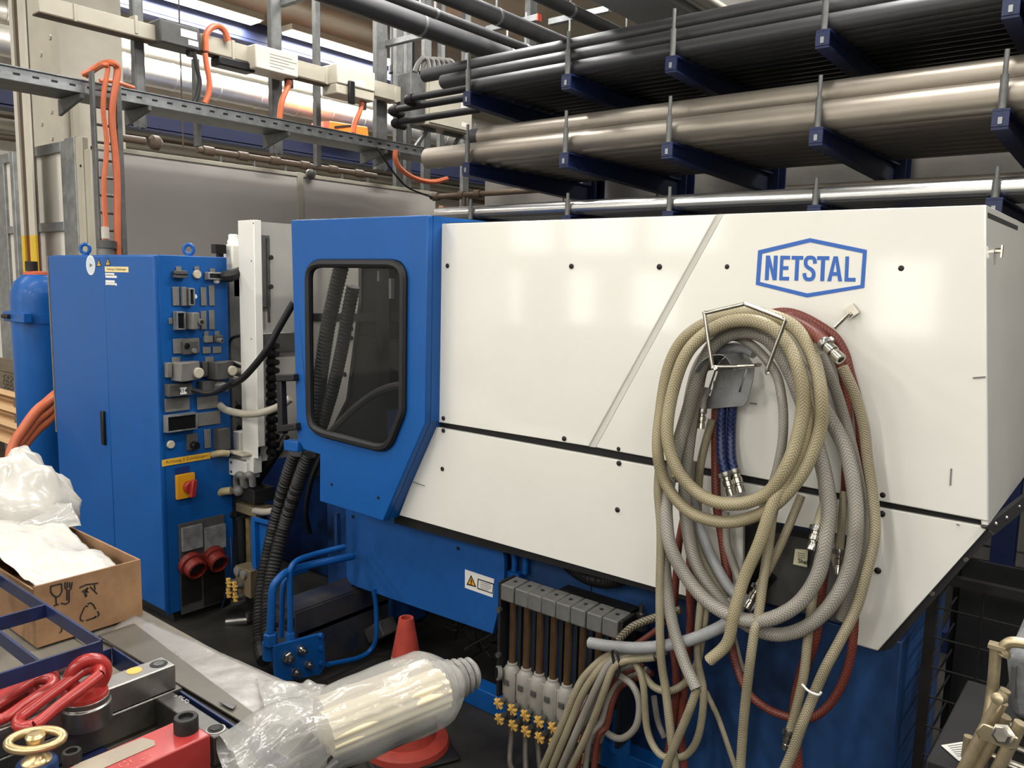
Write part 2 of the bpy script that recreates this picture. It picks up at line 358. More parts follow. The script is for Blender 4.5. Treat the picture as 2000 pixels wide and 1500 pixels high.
# orange notice strip at the partition end
tag(bx('notice_strip', mat('orange red notice', (206, 120, 84), .6, c2=(200, 170, 140), scale=60), XP+.006, XP+.012, onX(856, 395, XP).y, onX(864, 395, XP).y, 2.15, 2.42), 'narrow orange notice strip at the end of the grey partition', 'notice')
YG = 2.66
gt = thing('sliding_gate', 'galvanised steel framed gate with pale panels left of the blue cabinet', 'gate', (-6.6, YG, 0))
def gx(px, py=300): return onY(px, py, YG).x
zt = onY(60, 290, YG).z; zm = onY(60, 445, YG).z; zr = .06
for n_, a, b, c, d in (('stile', gx(57), gx(69), 0.02, zt), ('stile', gx(123), gx(134), 0.02, zt), ('top_rail', gx(69), gx(123), zt-.075, zt), ('rail', gx(69), gx(123), zm-.04, zm+.03), ('rail', gx(69), gx(123), 1.2, 1.26), ('rail', gx(69), gx(123), 0.02, .1)):
    bx(n_, m_galv, a, b, YG-.02, YG+.03, c, d, gt, .004)
for c, d in ((zm+.03, zt-.075), (1.26, zm-.04), (.1, 1.2)):
    bx('panel', m_wallwhite, gx(69), gx(123), YG+.005, YG+.02, c, d, gt)
bx('corner_post', m_galv, gx(134.5), gx(154), YG-.03, YG+.05, 0, zt+.01, gt, .005)
MB().box(gx(154), gx(168), YG-.025, YG+.02, 0, zt).box(gx(169), gx(182), YG-.02, YG+.02, 0, zt-.09).build('cover_strip', m_cream, gt, bevel=.006)
for pz in (zt-.2, zt-.75, zt-1.1): MB().cyl((gx(164), YG-.03, pz), (gx(164), YG-.02, pz), .01, n=8).build('screw', m_shadow, gt)
gt2 = thing('sliding_gate', 'second galvanised gate leaf cut by the left edge of the picture', 'gate', (-7.8, YG, 0))
for n_, a, b, c, d in (('stile', gx(22.5), gx(29), .02, zt), ('stile', gx(-14), gx(10), .02, zt-.07), ('top_rail', gx(-14), gx(22), zt-.08, zt-.005), ('rail', gx(10), gx(22.5), zm-.04, zm+.02), ('rail', gx(10), gx(22.5), 1.2, 1.26)):
    bx(n_, m_galv, a, b, YG-.02, YG+.03, c, d, gt2, .004)
bx('panel', m_wallwhite, gx(10), gx(22.5), YG+.005, YG+.02, .98, zt-.08, gt2)
# concrete column behind, H section steel column in front of it
YC = 2.9
cx0, cx1 = onY(50, 200, YC).x, onY(121, 200, YC).x
cc = struct(bx('column', m_colm, cx0, cx1, YC, YC+.5, 0, 5.3))
for px, py in ((99, 73), (81, 106), (82, 178), (102, 218), (83, 242), (103, 270)):
    p = onY(px, py, YC); MB().lathe((p.x, YC-.012, p.z), (0, 1, 0), [(.022, 0), (.022, .012)], 6).build('bolt', m_colm, cc)
bx('downpipe', m_cream, onY(122, 180, YC).x, onY(128, 180, YC).x, YC+.05, YC+.1, 2.6, 3.05, cc)
YH = 2.5
hx = [onY(p, 250, YH).x for p in (29.5, 36, 46, 58)]
zy = onY(50, 460, YH).z
hc = struct(MB().box(hx[0], hx[3], YH+.016, YH+.026, zy, 5.3).build('steel_column', m_brown))
for a, b, m in ((hx[0], hx[1], m_colm), (hx[2], hx[3], m_colm)): bx('flange', m, a, b, YH, YH+.015, zy, 5.3, hc)
for a, b in ((hx[0], hx[1]), (hx[2], hx[3])): bx('yellow_flange', m_yellow, a, b, YH, YH+.015, 0, zy, hc)
bx('yellow_foot_web', mat('red brown primer', (104, 44, 30), .6), hx[0], hx[3], YH+.016, YH+.026, 0, zy, hc)
# ------------------------------------------------------------------ trunking on hanging posts
XB = -5.45
def post(px, X, ybot_px, wpx, label, ztop=5.3, grp='zinc channel hangers'):
    p0 = onX(px-wpx/2, 150, X); p1 = onX(px+wpx/2, 150, X); zb = onX(px, ybot_px, X).z
    wd = (p1.y-p0.y); t = thing('hanger_post', label, 'post', (X, p0.y, zb), grp)
    # C channel: back and two lips
    MB().box(X-.045, X, p0.y, p0.y+.008, zb, ztop).box(X-.045, X, p1.y-.008, p1.y, zb, ztop).box(X-.008, X, p0.y+.008, p1.y-.008, zb, ztop).build('channel', m_galvd, t, bevel=.002)
    MB().box(X-.05, X-.045, p1.y-.02, p1.y, zb, ztop).box(X-.05, X-.045, p0.y, p0.y+.02, zb, ztop).build('lip', m_galvd, t)
    return t
posts = [(274, 249, 20, 'zinc hanger post left of the dark breaker box'), (541, 300, 20, 'zinc hanger post behind the cream tap box'), (746, 332, 21, 'zinc hanger post right of the black handled tap box')]
for px, yb_, wp, lb in posts: post(px, XB-.12, yb_, wp, lb)
for px, yb_, wp, lb in [(386, 285, 9, 'thin dark hanger rail below the breaker box'), (622, 325, 9, 'thin hanger rail between the two tap boxes'), (781, 390, 13, 'hanger post beside the black riser pipes'), (800, 385, 10, 'narrow hanger post just left of the grey switch cabinet'), (836, 400, 13, 'hanger post under the grey switch cabinet'), (865, 330, 8, 'thin rail under the right half of the grey switch cabinet'), (913, 430, 11, 'hanger post at the left end of the middle rack arm')]:
    post(px, XB-.35, yb_, wp, lb, ztop=(5.3 if px != 386 else onX(386, 115, XB-.35).z))
inner = onX(541, 318, XB-.14)
bt = thing('busbar_trunking', 'cream busbar trunking running across the hall above the cable tray', 'trunking', (XB, 2, 3.2))
def bus(name, pxa, pxb, yt, yb_, pxr, m, dx=0., d=.1):
    z1, z0 = onX(pxr, yt, XB+dx).z, onX(pxr, yb_, XB+dx).z
    return bx(name, m, XB+dx-d, XB+dx, ycut(pxa, XB+dx), ycut(pxb, XB+dx), z0, z1, bt, .004)
bus('trunk_body', 90, 315, 15, 47, 175, m_cream)
bus('trunk_body', 398, 505, 80, 112, 450, m_cream)
bus('trunk_body', 583, 660, 127, 158, 620, m_cream)
bus('trunk_body', 732, 800, 165, 195, 765, m_cream)
for px, yt, yb_ in ((160, 10, 45), (276, 32, 68), (461, 80, 118), (640, 133, 165), (775, 170, 200)): bus('clamp_strap', px-3, px+3, yt, yb_, px, m_cream, .006, .11)
bus('base_rail', 90, 315, 46, 50, 175, m_brown, .004); bus('base_rail', 398, 500, 111, 115, 450, m_brown, .004); bus('base_rail', 583, 655, 158, 161, 620, m_brown, .004)
bb = thing('breaker_box', 'dark grey breaker box on the trunking with two paper labels', 'electrical box', (XB, 3, 3))
z1, z0 = onX(357, 47, XB+.06).z, onX(357, 92, XB+.06).z; y0, y1 = ycut(320, XB+.06), ycut(397, XB+.06)
bx('housing', m_clipd, XB-.12, XB+.06, y0, y1, z0, z1, bb, .012)
bx('paper_label', m_white, XB+.06, XB+.062, ycut(360, XB+.06), ycut(391, XB+.06), z0+.07, z0+.12, bb); bx('paper_label', m_white, XB+.06, XB+.062, ycut(374, XB+.06), ycut(393, XB+.06), z0+.025, z0+.06, bb)
MB().cyl((XB, ycut(379, XB), z0-.03), (XB, ycut(379, XB), z0), .035, n=12).build('cable_gland', m_blackgloss, bb)
z1, z0 = onX(450, 112, XB+.03).z, onX(450, 130, XB+.03).z
tag(bx('contact_block', m_blackgloss, XB-.1, XB+.02, ycut(430, XB), ycut(499, XB), z0, z1, None, .01), 'black contact block hanging under the trunking left of the cream tap box', 'electrical box')
tb = thing('tap_box', 'cream tap-off box with printed notice and an orange cable below', 'electrical box', (XB, 4, 3))
X = XB+.1; z1, z0 = onX(545, 97, X).z, onX(545, 143, X).z; y0, y1 = ycut(503, X), ycut(585, X)
bx('housing', mat('cream enamel', (196, 191, 176), .4), XB-.1, X, y0, y1, z0, z1, tb, .01)
for k in range(5): bx('print_line', m_clip, X, X+.0008, y0+.12+.0*k, y0+.12+(.2, .24, .17, .22, .12)[k], z1-.05-.022*k, z1-.045-.022*k, tb)
MB().cyl((XB, ycut(566, XB), z0-.06), (XB, ycut(566, XB), z0), .035, n=12).build('cable_gland', m_blackgloss, tb)
tb = thing('tap_box', 'cream tap-off box with a black rotary handle', 'electrical box', (XB, 5, 3))
X = XB+.1; z1, z0 = onX(695, 132, X).z, onX(695, 190, X).z; y0, y1 = ycut(660, X), ycut(733, X)
bx('housing', mat('cream enamel', (196, 191, 176), .4), XB-.1, X, y0, y1, z0+.08, z1, tb, .01); bx('lower_cover', m_cream, XB-.1, X-.01, y0, y1, z0, z0+.08, tb, .01)
bx('handle', m_blackgloss, X, X+.03, ycut(679, X), ycut(690, X), z1-.3, z1-.12, tb, .008)
bx('paper_label', m_white, X, X+.001, ycut(692, X), ycut(714, X), z1-.14, z1-.09, tb)
MB().cyl((XB, ycut(709, XB), z0-.06), (XB, ycut(709, XB), z0), .03, n=12).build('cable_gland', m_clipd, tb)
# cable tray
XT = -5.15
tr = thing('cable_tray', 'long galvanised perforated cable tray crossing from the left edge to the rack', 'cable tray', (XT, 2, 2.9))
z1, z0 = onX(450, 213, XT).z, onX(450, 236, XT).z; y0, y1 = ycut(-60, XT), ycut(872, XT)
bx('side_rail', m_galv, XT-.006, XT, y0, y1, z0, z1, tr, .002); bx('side_rail', m_galv, XT-.3, XT-.294, y0, y1, z0, z1, tr, .002); bx('tray_bottom', m_galvd, XT-.294, XT-.006, y0, y1, z0, z0+.004, tr)
bx('lip', m_galv, XT-.006, XT+.014, y0, y1, z1-.006, z1, tr); bx('lip', m_galv, XT-.006, XT+.014, y0, y1, z0, z0+.006, tr)
sl = MB()
for k in range(int((y1-y0)/.1)): sl.box(XT, XT+.0015, y0+.04+k*.1, y0+.075+k*.1, (z0+z1)/2-.006, (z0+z1)/2+.006)
o = sl.build('slot_row', m_shadow, tr); o['kind'] = 'stuff'
for px in (160, 290, 560, 750, 775):
    y = ycut(px, XT); MB().prism([(XT-.3, y, z0-.005), (XT+.02, y, z0-.005), (XT+.02, y, z0-.03), (XT-.3, y, z0-.1)], (0, .02, 0)).build('support_bracket', m_galvd, tr)
# vertical cable ladder down to the blue cabinet
XL = -5.05
ld = thing('cable_ladder', 'vertical dark steel cable ladder behind the blue control cabinet', 'cable ladder', (XL, 2.3, 0))
zt = onX(190, 140, XL).z; zb = 0.02
def ly(px, py=330): return onX(px, py, XL).y
for a, b, dz in ((188, 193, 0), (233, 243, -.05)): bx('rail', m_galvd, XL-.05, XL, ly(a), ly(b), zb, zt+dz, ld, .002)
for k in range(15):
    z = onX(215, 178+34*k, XL).z
    if z > .1: MB().cyl((XL-.02, ly(190), z), (XL-.02, ly(240), z), .009, n=6).build('rung', m_galvd, ld)
def cable(pts, r, m, name, label, cat='cable', n=8, sub=6, grp=None):
    return tag(MB().tube(pts, r, n, sub).build(name, m), label, cat, grp)
cx = XL+.02
def lp(px, py, x=cx): return onX(px, py, x)
cable([lp(160, 146, XT-.1), lp(185, 135, XT-.05), lp(203, 126), lp(210, 132), lp(208, 150), lp(203, 180), lp(202, 220), lp(208, 270), lp(207, 310), lp(203, 355), lp(204, 400), lp(206, 440), lp(206, 520)], .015, m_orange, 'power_cable', 'left orange cable on the cable ladder, with a white sleeve')
cable([lp(165, 148, XT-.12), lp(195, 128, XT-.08), lp(218, 123), lp(229, 134), lp(226, 165), lp(220, 200), lp(219, 240), lp(224, 290), lp(228, 340), lp(229, 390), lp(229, 430), lp(230, 520)], .0205, m_orange, 'power_cable', 'right, thicker orange cable on the cable ladder')
tag(MB().cyl(lp(205, 443), lp(206, 466), .023, n=10).build('cable_sleeve', m_colm), 'short white sleeve on the left orange ladder cable', 'cable sleeve')
cf = thing('conduit_fitting', 'grey conduit fitting at the foot of the cable ladder', 'fitting', lp(208, 520))
MB().cyl(lp(208, 520), lp(208, 485), .045, n=14).build('sleeve', m_clip, cf); MB().cyl(lp(208, 485), lp(208, 470), .055, n=14).build('collar', m_clipd, cf)
lp2 = lambda px, py, x=XB+.03: onX(px, py, x)
cable([lp2(402, 100), lp2(402, 70), lp2(412, 55), lp2(425, 51), lp2(438, 60), lp2(446, 80)], .022, m_orange, 'power_cable', 'orange cable looping over the top of the trunking')
cable([lp2(400, 104), lp2(404, 130), lp2(409, 160), lp2(407, 185), lp2(400, 202)], .02, m_orange, 'power_cable', 'orange cable dropping from the breaker box to the tray')
cable([lp2(379, 100), lp2(384, 130), lp2(390, 160), lp2(384, 190), lp2(378, 200)], .016, m_black, 'power_cable', 'black cable dropping from the breaker box to the tray')
cable([lp2(566, 158), lp2(560, 175), lp2(550, 200), lp2(546, 232)], .022, m_orange, 'power_cable', 'orange cable hanging from the cream tap box with printed notice')
cable([lp2(708, 200), lp2(702, 220), lp2(693, 240), lp2(690, 260)], .022, m_orange, 'power_cable', 'orange cable hanging from the tap box with black handle')
cable([onX(p, q, XT-.15) for p, q in ((325, 204), (345, 212), (370, 216))], .018, m_orange, 'power_cable', 'orange cable lying in the tray below the breaker box')
cable([onX(p, q, XT-.15) for p, q in ((590, 260), (620, 265), (680, 276), (740, 288), (800, 303), (860, 312))], .02, m_orange, 'power_cable', 'orange cable lying along the right half of the tray')
cable([onX(p, q, XT+.06) for p, q in ((772, 293), (772, 310), (780, 327), (800, 343), (825, 353), (850, 355), (873, 349))], .022, m_orange, 'power_cable', 'orange cable looping down below the tray beside the rack')
cable([onX(p, q, XT+.04) for p, q in ((736, 288), (750, 310), (775, 345), (800, 368), (845, 386))], .008, m_black, 'thin_cable', 'thin dark blue cable slanting down from the tray end')
cable([onX(p, q, XT-.15) for p, q in ((195, 158), (215, 158), (235, 163), (262, 172))], .014, m_orange, 'power_cable', 'orange cable lying in the tray behind the top of the ladder')
# orange hoist trolley seen over the tray
ht = thing('hoist_trolley', 'orange hoist trolley hanging behind the cable tray', 'hoist', onX(680, 255, -8.7))
MB().prism([onX(p, q, -8.7) for p, q in ((644, 236), (718, 248), (722, 282), (640, 262))], (-.3, 0, 0)).build('body', mat('hoist orange', (240, 128, 40), .4), ht, bevel=.01)
MB().prism([onX(p, q, -8.68) for p, q in ((655, 246), (690, 243), (690, 246), (655, 250))], (-.02, 0, 0)).build('stripe', m_shadow, ht)
MB().prism([onX(p, q, -8.7) for p, q in ((632, 237), (644, 236), (642, 256), (632, 252))], (-.25, 0, 0)).build('bumper', mat('faded red', (190, 96, 76), .5), ht)
# grey switch cabinet with its brackets, conduits, black risers
XS = -5.3
sw = thing('switch_cabinet', 'beige grey switch cabinet hung high beside the pipe rack', 'cabinet', (XS, 5, 2.8))
z1, z0 = onX(875, 160, XS).z, onX(875, 252, XS).z; y0, y1 = ycut(834, XS), ycut(921, XS)
bx('body', m_cream, XS-.25, XS, y0, y1, z0, z1, sw, .006); bx('door', m_cream, XS, XS+.012, y0+.02, y1-.02, z0+.02, z1-.02, sw, .004)
bx('side_gutter', m_galvd, XS-.2, XS-.02, ycut(805, XS), y0-.005, z0+.02, z1, sw, .004)
bx('paper_label', m_white, XS+.012, XS+.0135, ycut(897, XS), ycut(914, XS), z0+.18, z0+.27, sw); bx('paper_label', m_white, XS+.012, XS+.0135, ycut(899, XS), ycut(911, XS), z0+.05, z0+.09, sw)
for px in (815, 880):
    y = ycut(px, XS)
    MB().bar((XS-.1, y, z0-.02), (XS-.1, y+.32, z0-.02), .03, .03).bar((XS-.1, y, z0-.28), (XS-.1, y+.22, z0-.03), .03, .03).build('support_bracket', m_galvd, sw)
for i in range(6):
    px = 824+i*10
    cable([onX(px-14+i*3, 140, XS-.1), onX(px-6, 122, XS-.08), onX(px+4, 113+i, XS-.06), onX(px+12, 122+i, XS-.06), onX(px+14, 150, XS-.06)], .022, m_clip, 'conduit', ORD[i]+' grey conduit from the left curling into the top of the switch cabinet', 'conduit', grp='conduits over the switch cabinet')
for i, px in enumerate((773, 789, 804)):
    p = onX(px, 100, -6.15); r = thing('riser_pipe', ('left', 'middle', 'right')[i]+' one of three black riser pipes left of the switch cabinet', 'pipe', (p.x, p.y, 2.6))
    zb = onX(px, 140+5*i, -6.15).z
    MB().cyl((p.x, p.y, zb), (p.x, p.y, 5.2), .055, n=14).build('pipe_run', m_black, r)
    MB().cyl((p.x, p.y, zb-.02), (p.x, p.y, zb+.05), .07, n=14).build('coupling', m_blackgloss, r)
    MB().tube([(p.x, p.y, zb), (p.x, p.y, zb-.1), (p.x+.04, p.y, zb-.14), (p.x+.1, p.y, zb-.15)], .05, 12, 4).build('elbow', m_black, r)
# insulated pipes under the ceiling and the brackets that carry them
def ipipe(X, pxr, yt, yb_, pxa, pxb, label, collars=()):
    c1, c0 = onX(pxr, yt, X), onX(pxr, yb_, X); r = (c1.z-c0.z)/2*.96; z = (c1.z+c0.z)/2; ya, ye = onX(pxa, 20, X).y, onX(pxb, 80, X).y
    t = thing('insulated_pipe', label, 'pipe', (X, ya, z), 'grey insulated pipes under the ceiling')
    MB().cyl((X, ya, z), (X, ye, z), r, n=24).build('insulation', m_insul, t)
    for px, py in collars:
        y = onX(px, py, X).y
        MB().lathe((X, y-.012, z), (0, 1, 0), [(r*1.06, 0), (r*1.06, .024)], 24).cyl((X, y, z+r), (X, y, z+r+.25), .008, n=6).build('clamp', m_galv, t)
ipipe(-4.75, 860, 40, 85, 480, 1120, 'lowest thick grey insulated pipe under the ceiling', ((820, 50), (990, 95)))
ipipe(-4.4, 860, 20, 41, 560, 1060, 'thinner grey insulated pipe beside the lowest thick one', ((850, 30), (1026, 88)))
ipipe(-3.9, 960, 10, 46, 700, 1200, 'thick grey insulated pipe below the bright lamp', ((970, 25), (1112, 70)))
ipipe(-3.2, 1110, 4, 32, 850, 1320, 'thick grey insulated pipe nearest the grey air duct', ((1115, 10), (1224, 52)))
for (a, b), (c, d), lb in (((752, 87), (877, 51), 'zinc support bar with red end cap by the black risers'), ((952, 58), (1052, 31), 'zinc support bar with red end cap under the second pipe'), ((1074, 44), (1192, 17), 'zinc support bar below the grey air duct'), ((548, 8), (640, -14), 'zinc support bar cut by the top edge')):
    Y = onX(a, b, -5.6 if a < 800 else (-4.7 if a < 1000 else -4.2)).y; p = onY(a, b, Y); q = onY(c, d, Y); q.z = p.z
    t = thing('support_bar', lb, 'bracket', p, 'zinc support bars')
    MB().bar(p, q, .05, .05).build('bar', m_galv, t, bevel=.004)
    if a < 1000 and a > 600: MB().bar(q, q+V((.012, 0, 0)), .052, .055).build('end_cap', mat('red end cap', (214, 84, 66), .4), t)
# big grey square air duct, ceiling beam and small white pipes at the top right
p = onX(1250, 50, -2.9); zd = p.z; xd1 = onZ(1322, 8, zd).x
dk = thing('square_duct', 'large grey rectangular air duct under the ceiling at the top', 'duct', (-2.9, p.y, zd))
m_sheet = mat('grey sheet duct', (140, 138, 134), .5, metal=.3, var=.06)
for i in range(5): bx('duct_section', m_sheet, -2.9, xd1, p.y-3+i*1.1, p.y-3+i*1.1+1.085, zd, zd+.45, dk, .006)
for i in range(4): bx('flange', m_galvd, -2.92, xd1+.02, p.y-3+(i+1)*1.1-.015, p.y-3+(i+1)*1.1, zd-.015, zd+.465, dk)
for i in (0, 3):
    for x in (-2.91, xd1+.01): MB().cyl((x, p.y-3+(i+1)*1.1-.008, zd+.46), (x, p.y-3+(i+1)*1.1-.008, 5.3), .006, n=6).build('hanger_rod', m_galv, dk)
for i, px in enumerate((1340, 1358, 1380, 1402, 1426)):
    q = onZ(px, 12+i*3, zd+.06); tag(MB().cyl((q.x, q.y-2, zd+.06), (q.x, q.y+3, zd+.06), .022, n=10).build('white_pipe', m_colm), ORD[i]+' thin white pipe from the left in the bundle right of the grey air duct', 'pipe', 'white pipe bundle')
for px, wd, lb in ((1038, 20, 'pale hanger post between the insulated pipes'), (1276, 10, 'dark hanger post in front of the grey air duct')):
    q = onX(px, 60, -4.6 if px < 1100 else -3.05); tag(bx('hanger_post', m_galvd, q.x-.04, q.x+.02, q.y-.05, q.y+.05, q.z-.5, 5.3), lb, 'post')
# ================================================================== cantilever pipe rack
YK = 4.0; YU = 5.42
arm_px = [915, 1107, 1311, 1604, 1966]
axs = [onY(p, q, YK).x for p, q in zip((915, 1107, 1311, 1604, 1966), (195, 160, 118, 64, 12))]
ax_mid = [onY(p, q, YK).x for p, q in zip((915, 1108, 1310, 1603, 1967), (330, 310, 290, 262, 222))]
AX = [(a+b)/2 for a, b in zip(axs, ax_mid)]; AX.append(AX[-1]+.76)
ZT, ZM, ZL = 2.90, 2.455, 2.095
rk = thing('pipe_rack', 'blue cantilever rack with three levels of arms behind the machine', 'rack', (AX[2], YU, 0))
for i, x in enumerate(AX):
    MB().box(x-.06, x+.06, YU, YU+.012, 0, 3.25).box(x-.06, x+.06, YU+.128, YU+.14, 0, 3.25).box(x-.006, x+.006, YU+.012, YU+.128, 0, 3.25).build('upright', m_rackblue, rk)
    MB().box(x-.06, x+.06, YK+.1, YU+.14, 0, .1).build('foot', m_rackblue, rk)
    for lv, zt in enumerate((ZT, ZM, ZL)):
        pg = .24 if lv < 2 else .13
        hw = .032; z0 = zt-.085; y0 = YK-.02 if lv < 2 else YK+.02
        a = MB().box(x-hw, x+hw, y0, YU, zt-.01, zt).prism([(x-hw, y0, z0), (x+hw, y0, z0), (x+hw, YU, z0-.05), (x-hw, YU, z0-.05)], (0, 0, .01)).prism([(x-.005, y0+.008, z0+.01), (x-.005, YU, z0-.04), (x-.005, YU, zt-.01), (x-.005, y0+.008, zt-.01)], (.01, 0, 0)).box(x-hw, x+hw, YU-.012, YU, z0-.14, zt+.06)
        arm = a.build('arm', m_rackblue, rk)
        MB().box(x-hw, x+hw, y0-.004, y0+.008, z0+.012, zt-.012).build('end_plate', m_rackblue, arm)
        MB().box(x-.008, x+.008, y0-.008, y0-.004, z0+.022, z0+.05).build('tab', m_galv, arm)
        MB().cyl((x, y0+.012, zt), (x, y0+.012, zt+pg*.58), .016, n=10).cyl((x, y0+.012, zt+pg*.58), (x, y0+.012, zt+pg), .010, n=10).build('stop_pin', m_galvd if lv else m_galvd, arm)
        for sx in (-.02, .02): MB().lathe((x+sx, YU-.012, z0-.1), (0, -1, 0), [(.011, 0), (.011, .008)], 6).build('bolt', m_galv, arm)
def rpipe(x0, x1, y, z, r, m, label, grp, wall=.004):
    # hollow steel pipe along X
    b = MB(); n = 20
    prof = [(r, 0), (r, x1-x0), (r-wall, x1-x0), (r-wall, x1-x0-.25)]
    b.cyl((x0, y, z), (x1, y, z), r, n=n, caps=False).cyl((x0, y, z), (x0+.3, y, z), r-wall, n=n, caps=False)
    vs = []; 
    for rr in (r, r-wall):
        for i in range(n):
            t = 2*math.pi*i/n; d = V((1, 0, 0)); a = d.orthogonal().normalized(); c = d.cross(a); vs.append(V((x0, y, z))+(a*math.cos(t)+c*math.sin(t))*rr)
    b.add(vs, [(i, (i+1) % n, (i+1) % n+n, i+n) for i in range(n)])
    return tag(b.build('steel_pipe', m, None, origin=((x0+x1)/2, y, z-r)), label, 'pipe', grp)
XE = 1.3
def xl(px, py, y=YK): return onY(px, py, y).x
# upper level: bottom layer of dark pipes, two more layers toward the front
r = .046; n_b = 14
for k in range(n_b):
    x0 = AX[0]-.03 if k < 2 else (AX[0]+.0+.02*(k % 3))
    lb = 'front dark pipe of the lowest layer on the upper rack level' if k == 0 else ORD[k]+' dark pipe from the front in the lowest layer of the upper rack level'
    rpipe(x0, XE, YK+.065+k*.094, ZT+r+.001, r, m_pipe_dark, lb, 'dark pipes in the lowest upper layer')
for k, x0 in enumerate((xl(843, 178), AX[0]+.3, AX[0]+.35, AX[0]+.4, AX[0]+.3)):
    rpipe(x0, XE, YK+.112+k*.094, ZT+r+.082, r, m_pipe_dark, 'dark pipe with its end showing, second layer of the upper rack level' if k == 0 else ORD[k]+' dark pipe from the front in the second layer of the upper rack level', 'dark pipes in the second upper layer')
for k, (x0) in enumerate((xl(797, 163), xl(1000, 104, 4.2), xl(1000, 100, 4.3))):
    rpipe(x0, XE, YK+.159+k*.094, ZT+r+.164, r, m_pipe_dark, ('dark pipe reaching furthest left on top of the upper rack level', 'dark pipe at the very top of the upper rack level', 'topmost rear dark pipe of the upper rack level')[k], None)
# thin black pipes carried at the left end of the rack
for k, (px, py, r_, ex) in enumerate(((803, 192, .026, 935), (772, 214, .026, 935), (777, 238, .026, 935))):
    p = onY(px, py, YK+.35+.1*k); q = onY(ex, py-(ex-px)*.19, YK+.35+.1*k)
    t = thing('black_pipe', ('upper', 'middle', 'lower')[k]+' of three thin black pipes beside the switch cabinet', 'pipe', p)
    MB().cyl(p, (q.x, p.y, p.z), r_, n=12).build('pipe_run', m_black, t); MB().tube([p+V((.02, 0, 0)), p-V((.03, 0, 0)), p-V((.05, -.02, .01)), p-V((.05, -.12, .01))], r_*1.25, 10, 4).build('elbow', m_black, t)
# two larger pipes below the upper arms, left end
for k, (px, py, r_) in enumerate(((925, 232, .062), (958, 245, .05), (985, 254, .05))):
    p = onY(px, py, YK+.35+.28*k)
    rpipe(p.x, p.x+.9, p.y, ZT-.15-r_, r_, m_pipe_dark, ('largest', 'middle', 'rearmost')[k]+' dark pipe tucked under the left end of the upper arms', None)
# middle level: larger dusty pale pipes
r = .07
for k in range(9):
    x0 = xl(818, 328) if k == 0 else (AX[0]-.25+.05*(k % 2))
    lb = 'large pale dusty pipe at the front of the middle rack level' if k == 0 else ORD[k]+' pale pipe from the front in the lower layer of the middle rack level'
    rpipe(x0, XE, YK+.09+k*.143, ZM+r+.001, r, m_pipe_pale, lb, 'pale pipes in the lower middle layer')
for k in range(2):
    rpipe(AX[0]-.03+.02*k, XE, YK+.17+k*.15, ZM+r+.117, r*.93, m_pipe_pale, 'pale dusty pipe lying on top at the front of the middle rack level' if k == 0 else 'pale pipe lying on top, second from the front of the middle rack level', None)
p = onY(945, 368, 5.0); rpipe(p.x, p.x+.45, 5.0, ZM-.16-.06, .055, m_pipe_pale, 'short pale pipe hanging below the left middle arm', None)
# lower level: bright drawn pipes
r = .045
for k in range(4):
    rpipe(AX[0]-.35+.1*(k % 2), XE, YK+.085+k*.092, ZL+r+.001, r, m_pipe_shiny, 'bright polished pipe at the front of the lowest rack level' if k == 0 else ORD[k]+' bright pipe from the front on the lowest rack level', 'bright pipes on the lowest rack level')
rpipe(xl(1520, 385, 4.2), XE, YK+.315, ZL+r+.0605, .03, m_pipe_pale, 'dull grey pipe lying on top of the bright pipes', None)
# dark pipe with taps along the back wall
t = thing('water_pipe', 'dark water pipe with tap fittings along the wall below the rack', 'pipe', onY(845, 385, 5.2))
p = onY(842, 385, 5.2); q = onY(1060, 367, 5.2); q.z = p.z
MB().cyl(p, q, .024, n=10).build('pipe_run', m_brown, t)
for f_ in (.05, .3, .45): c = p.lerp(q, f_); MB().cyl(c-V((.03, 0, 0)), c+V((.03, 0, 0)), .037, n=10).build('coupling', m_brown, t)
c = p.lerp(q, .32); MB().cyl(c, c-V((0, 0, .3)), .022, n=10).cyl(c-V((0, 0, .12)), c-V((0, 0, .16)), .034, n=10).build('drop_pipe', m_brown, t)
# ================================================================== injection moulding machine
from mathutils.geometry import tessellate_polygon
def rpoly(pts, rad, k=5):
    out = []; n = len(pts)
    for i in range(n):
        p = V((*pts[i][:2], 0)); a = V((*pts[i-1][:2], 0)); b = V((*pts[(i+1) % n][:2], 0)); r = pts[i][2] if len(pts[i]) > 2 else rad
        if r <= 0: out.append((p.x, p.y)); continue
        u = (a-p).normalized()*min(r, (a-p).length*.49); v = (b-p).normalized()*min(r, (b-p).length*.49)
        for j in range(k+1):
            t = j/k; q = (p+u)*(1-t)**2+p*2*t*(1-t)+(p+v)*t*t; out.append((q.x, q.y))
    return out
def plate(mb, outer, holes, off, mi=0):
    loops = [[V(p) for p in outer]]+[[V(p) for p in h] for h in holes]; off = V(off)
    flat = [p for l in loops for p in l]; tri = tessellate_polygon(loops); n = len(flat)
    fs = [tuple(t) for t in tri]+[tuple(i+n for i in reversed(t)) for t in tri]
    o = 0
    for l in loops:
        m = len(l); fs += [(o+i, o+(i+1) % m, o+(i+1) % m+n, o+i+n) for i in range(m)]; o += m
    return mb.add(flat+[p+off for p in flat], fs, mi)
def pY(pts, y): return [onY(p[0], p[1], y) for p in pts]
P = 2.15; YD = 2.075
MX = thing('injection_moulding_machine', 'white and blue injection moulding machine with a hexagonal blue logo', 'machine', (-1.4, P, 0))
TH = (0, .018, 0)
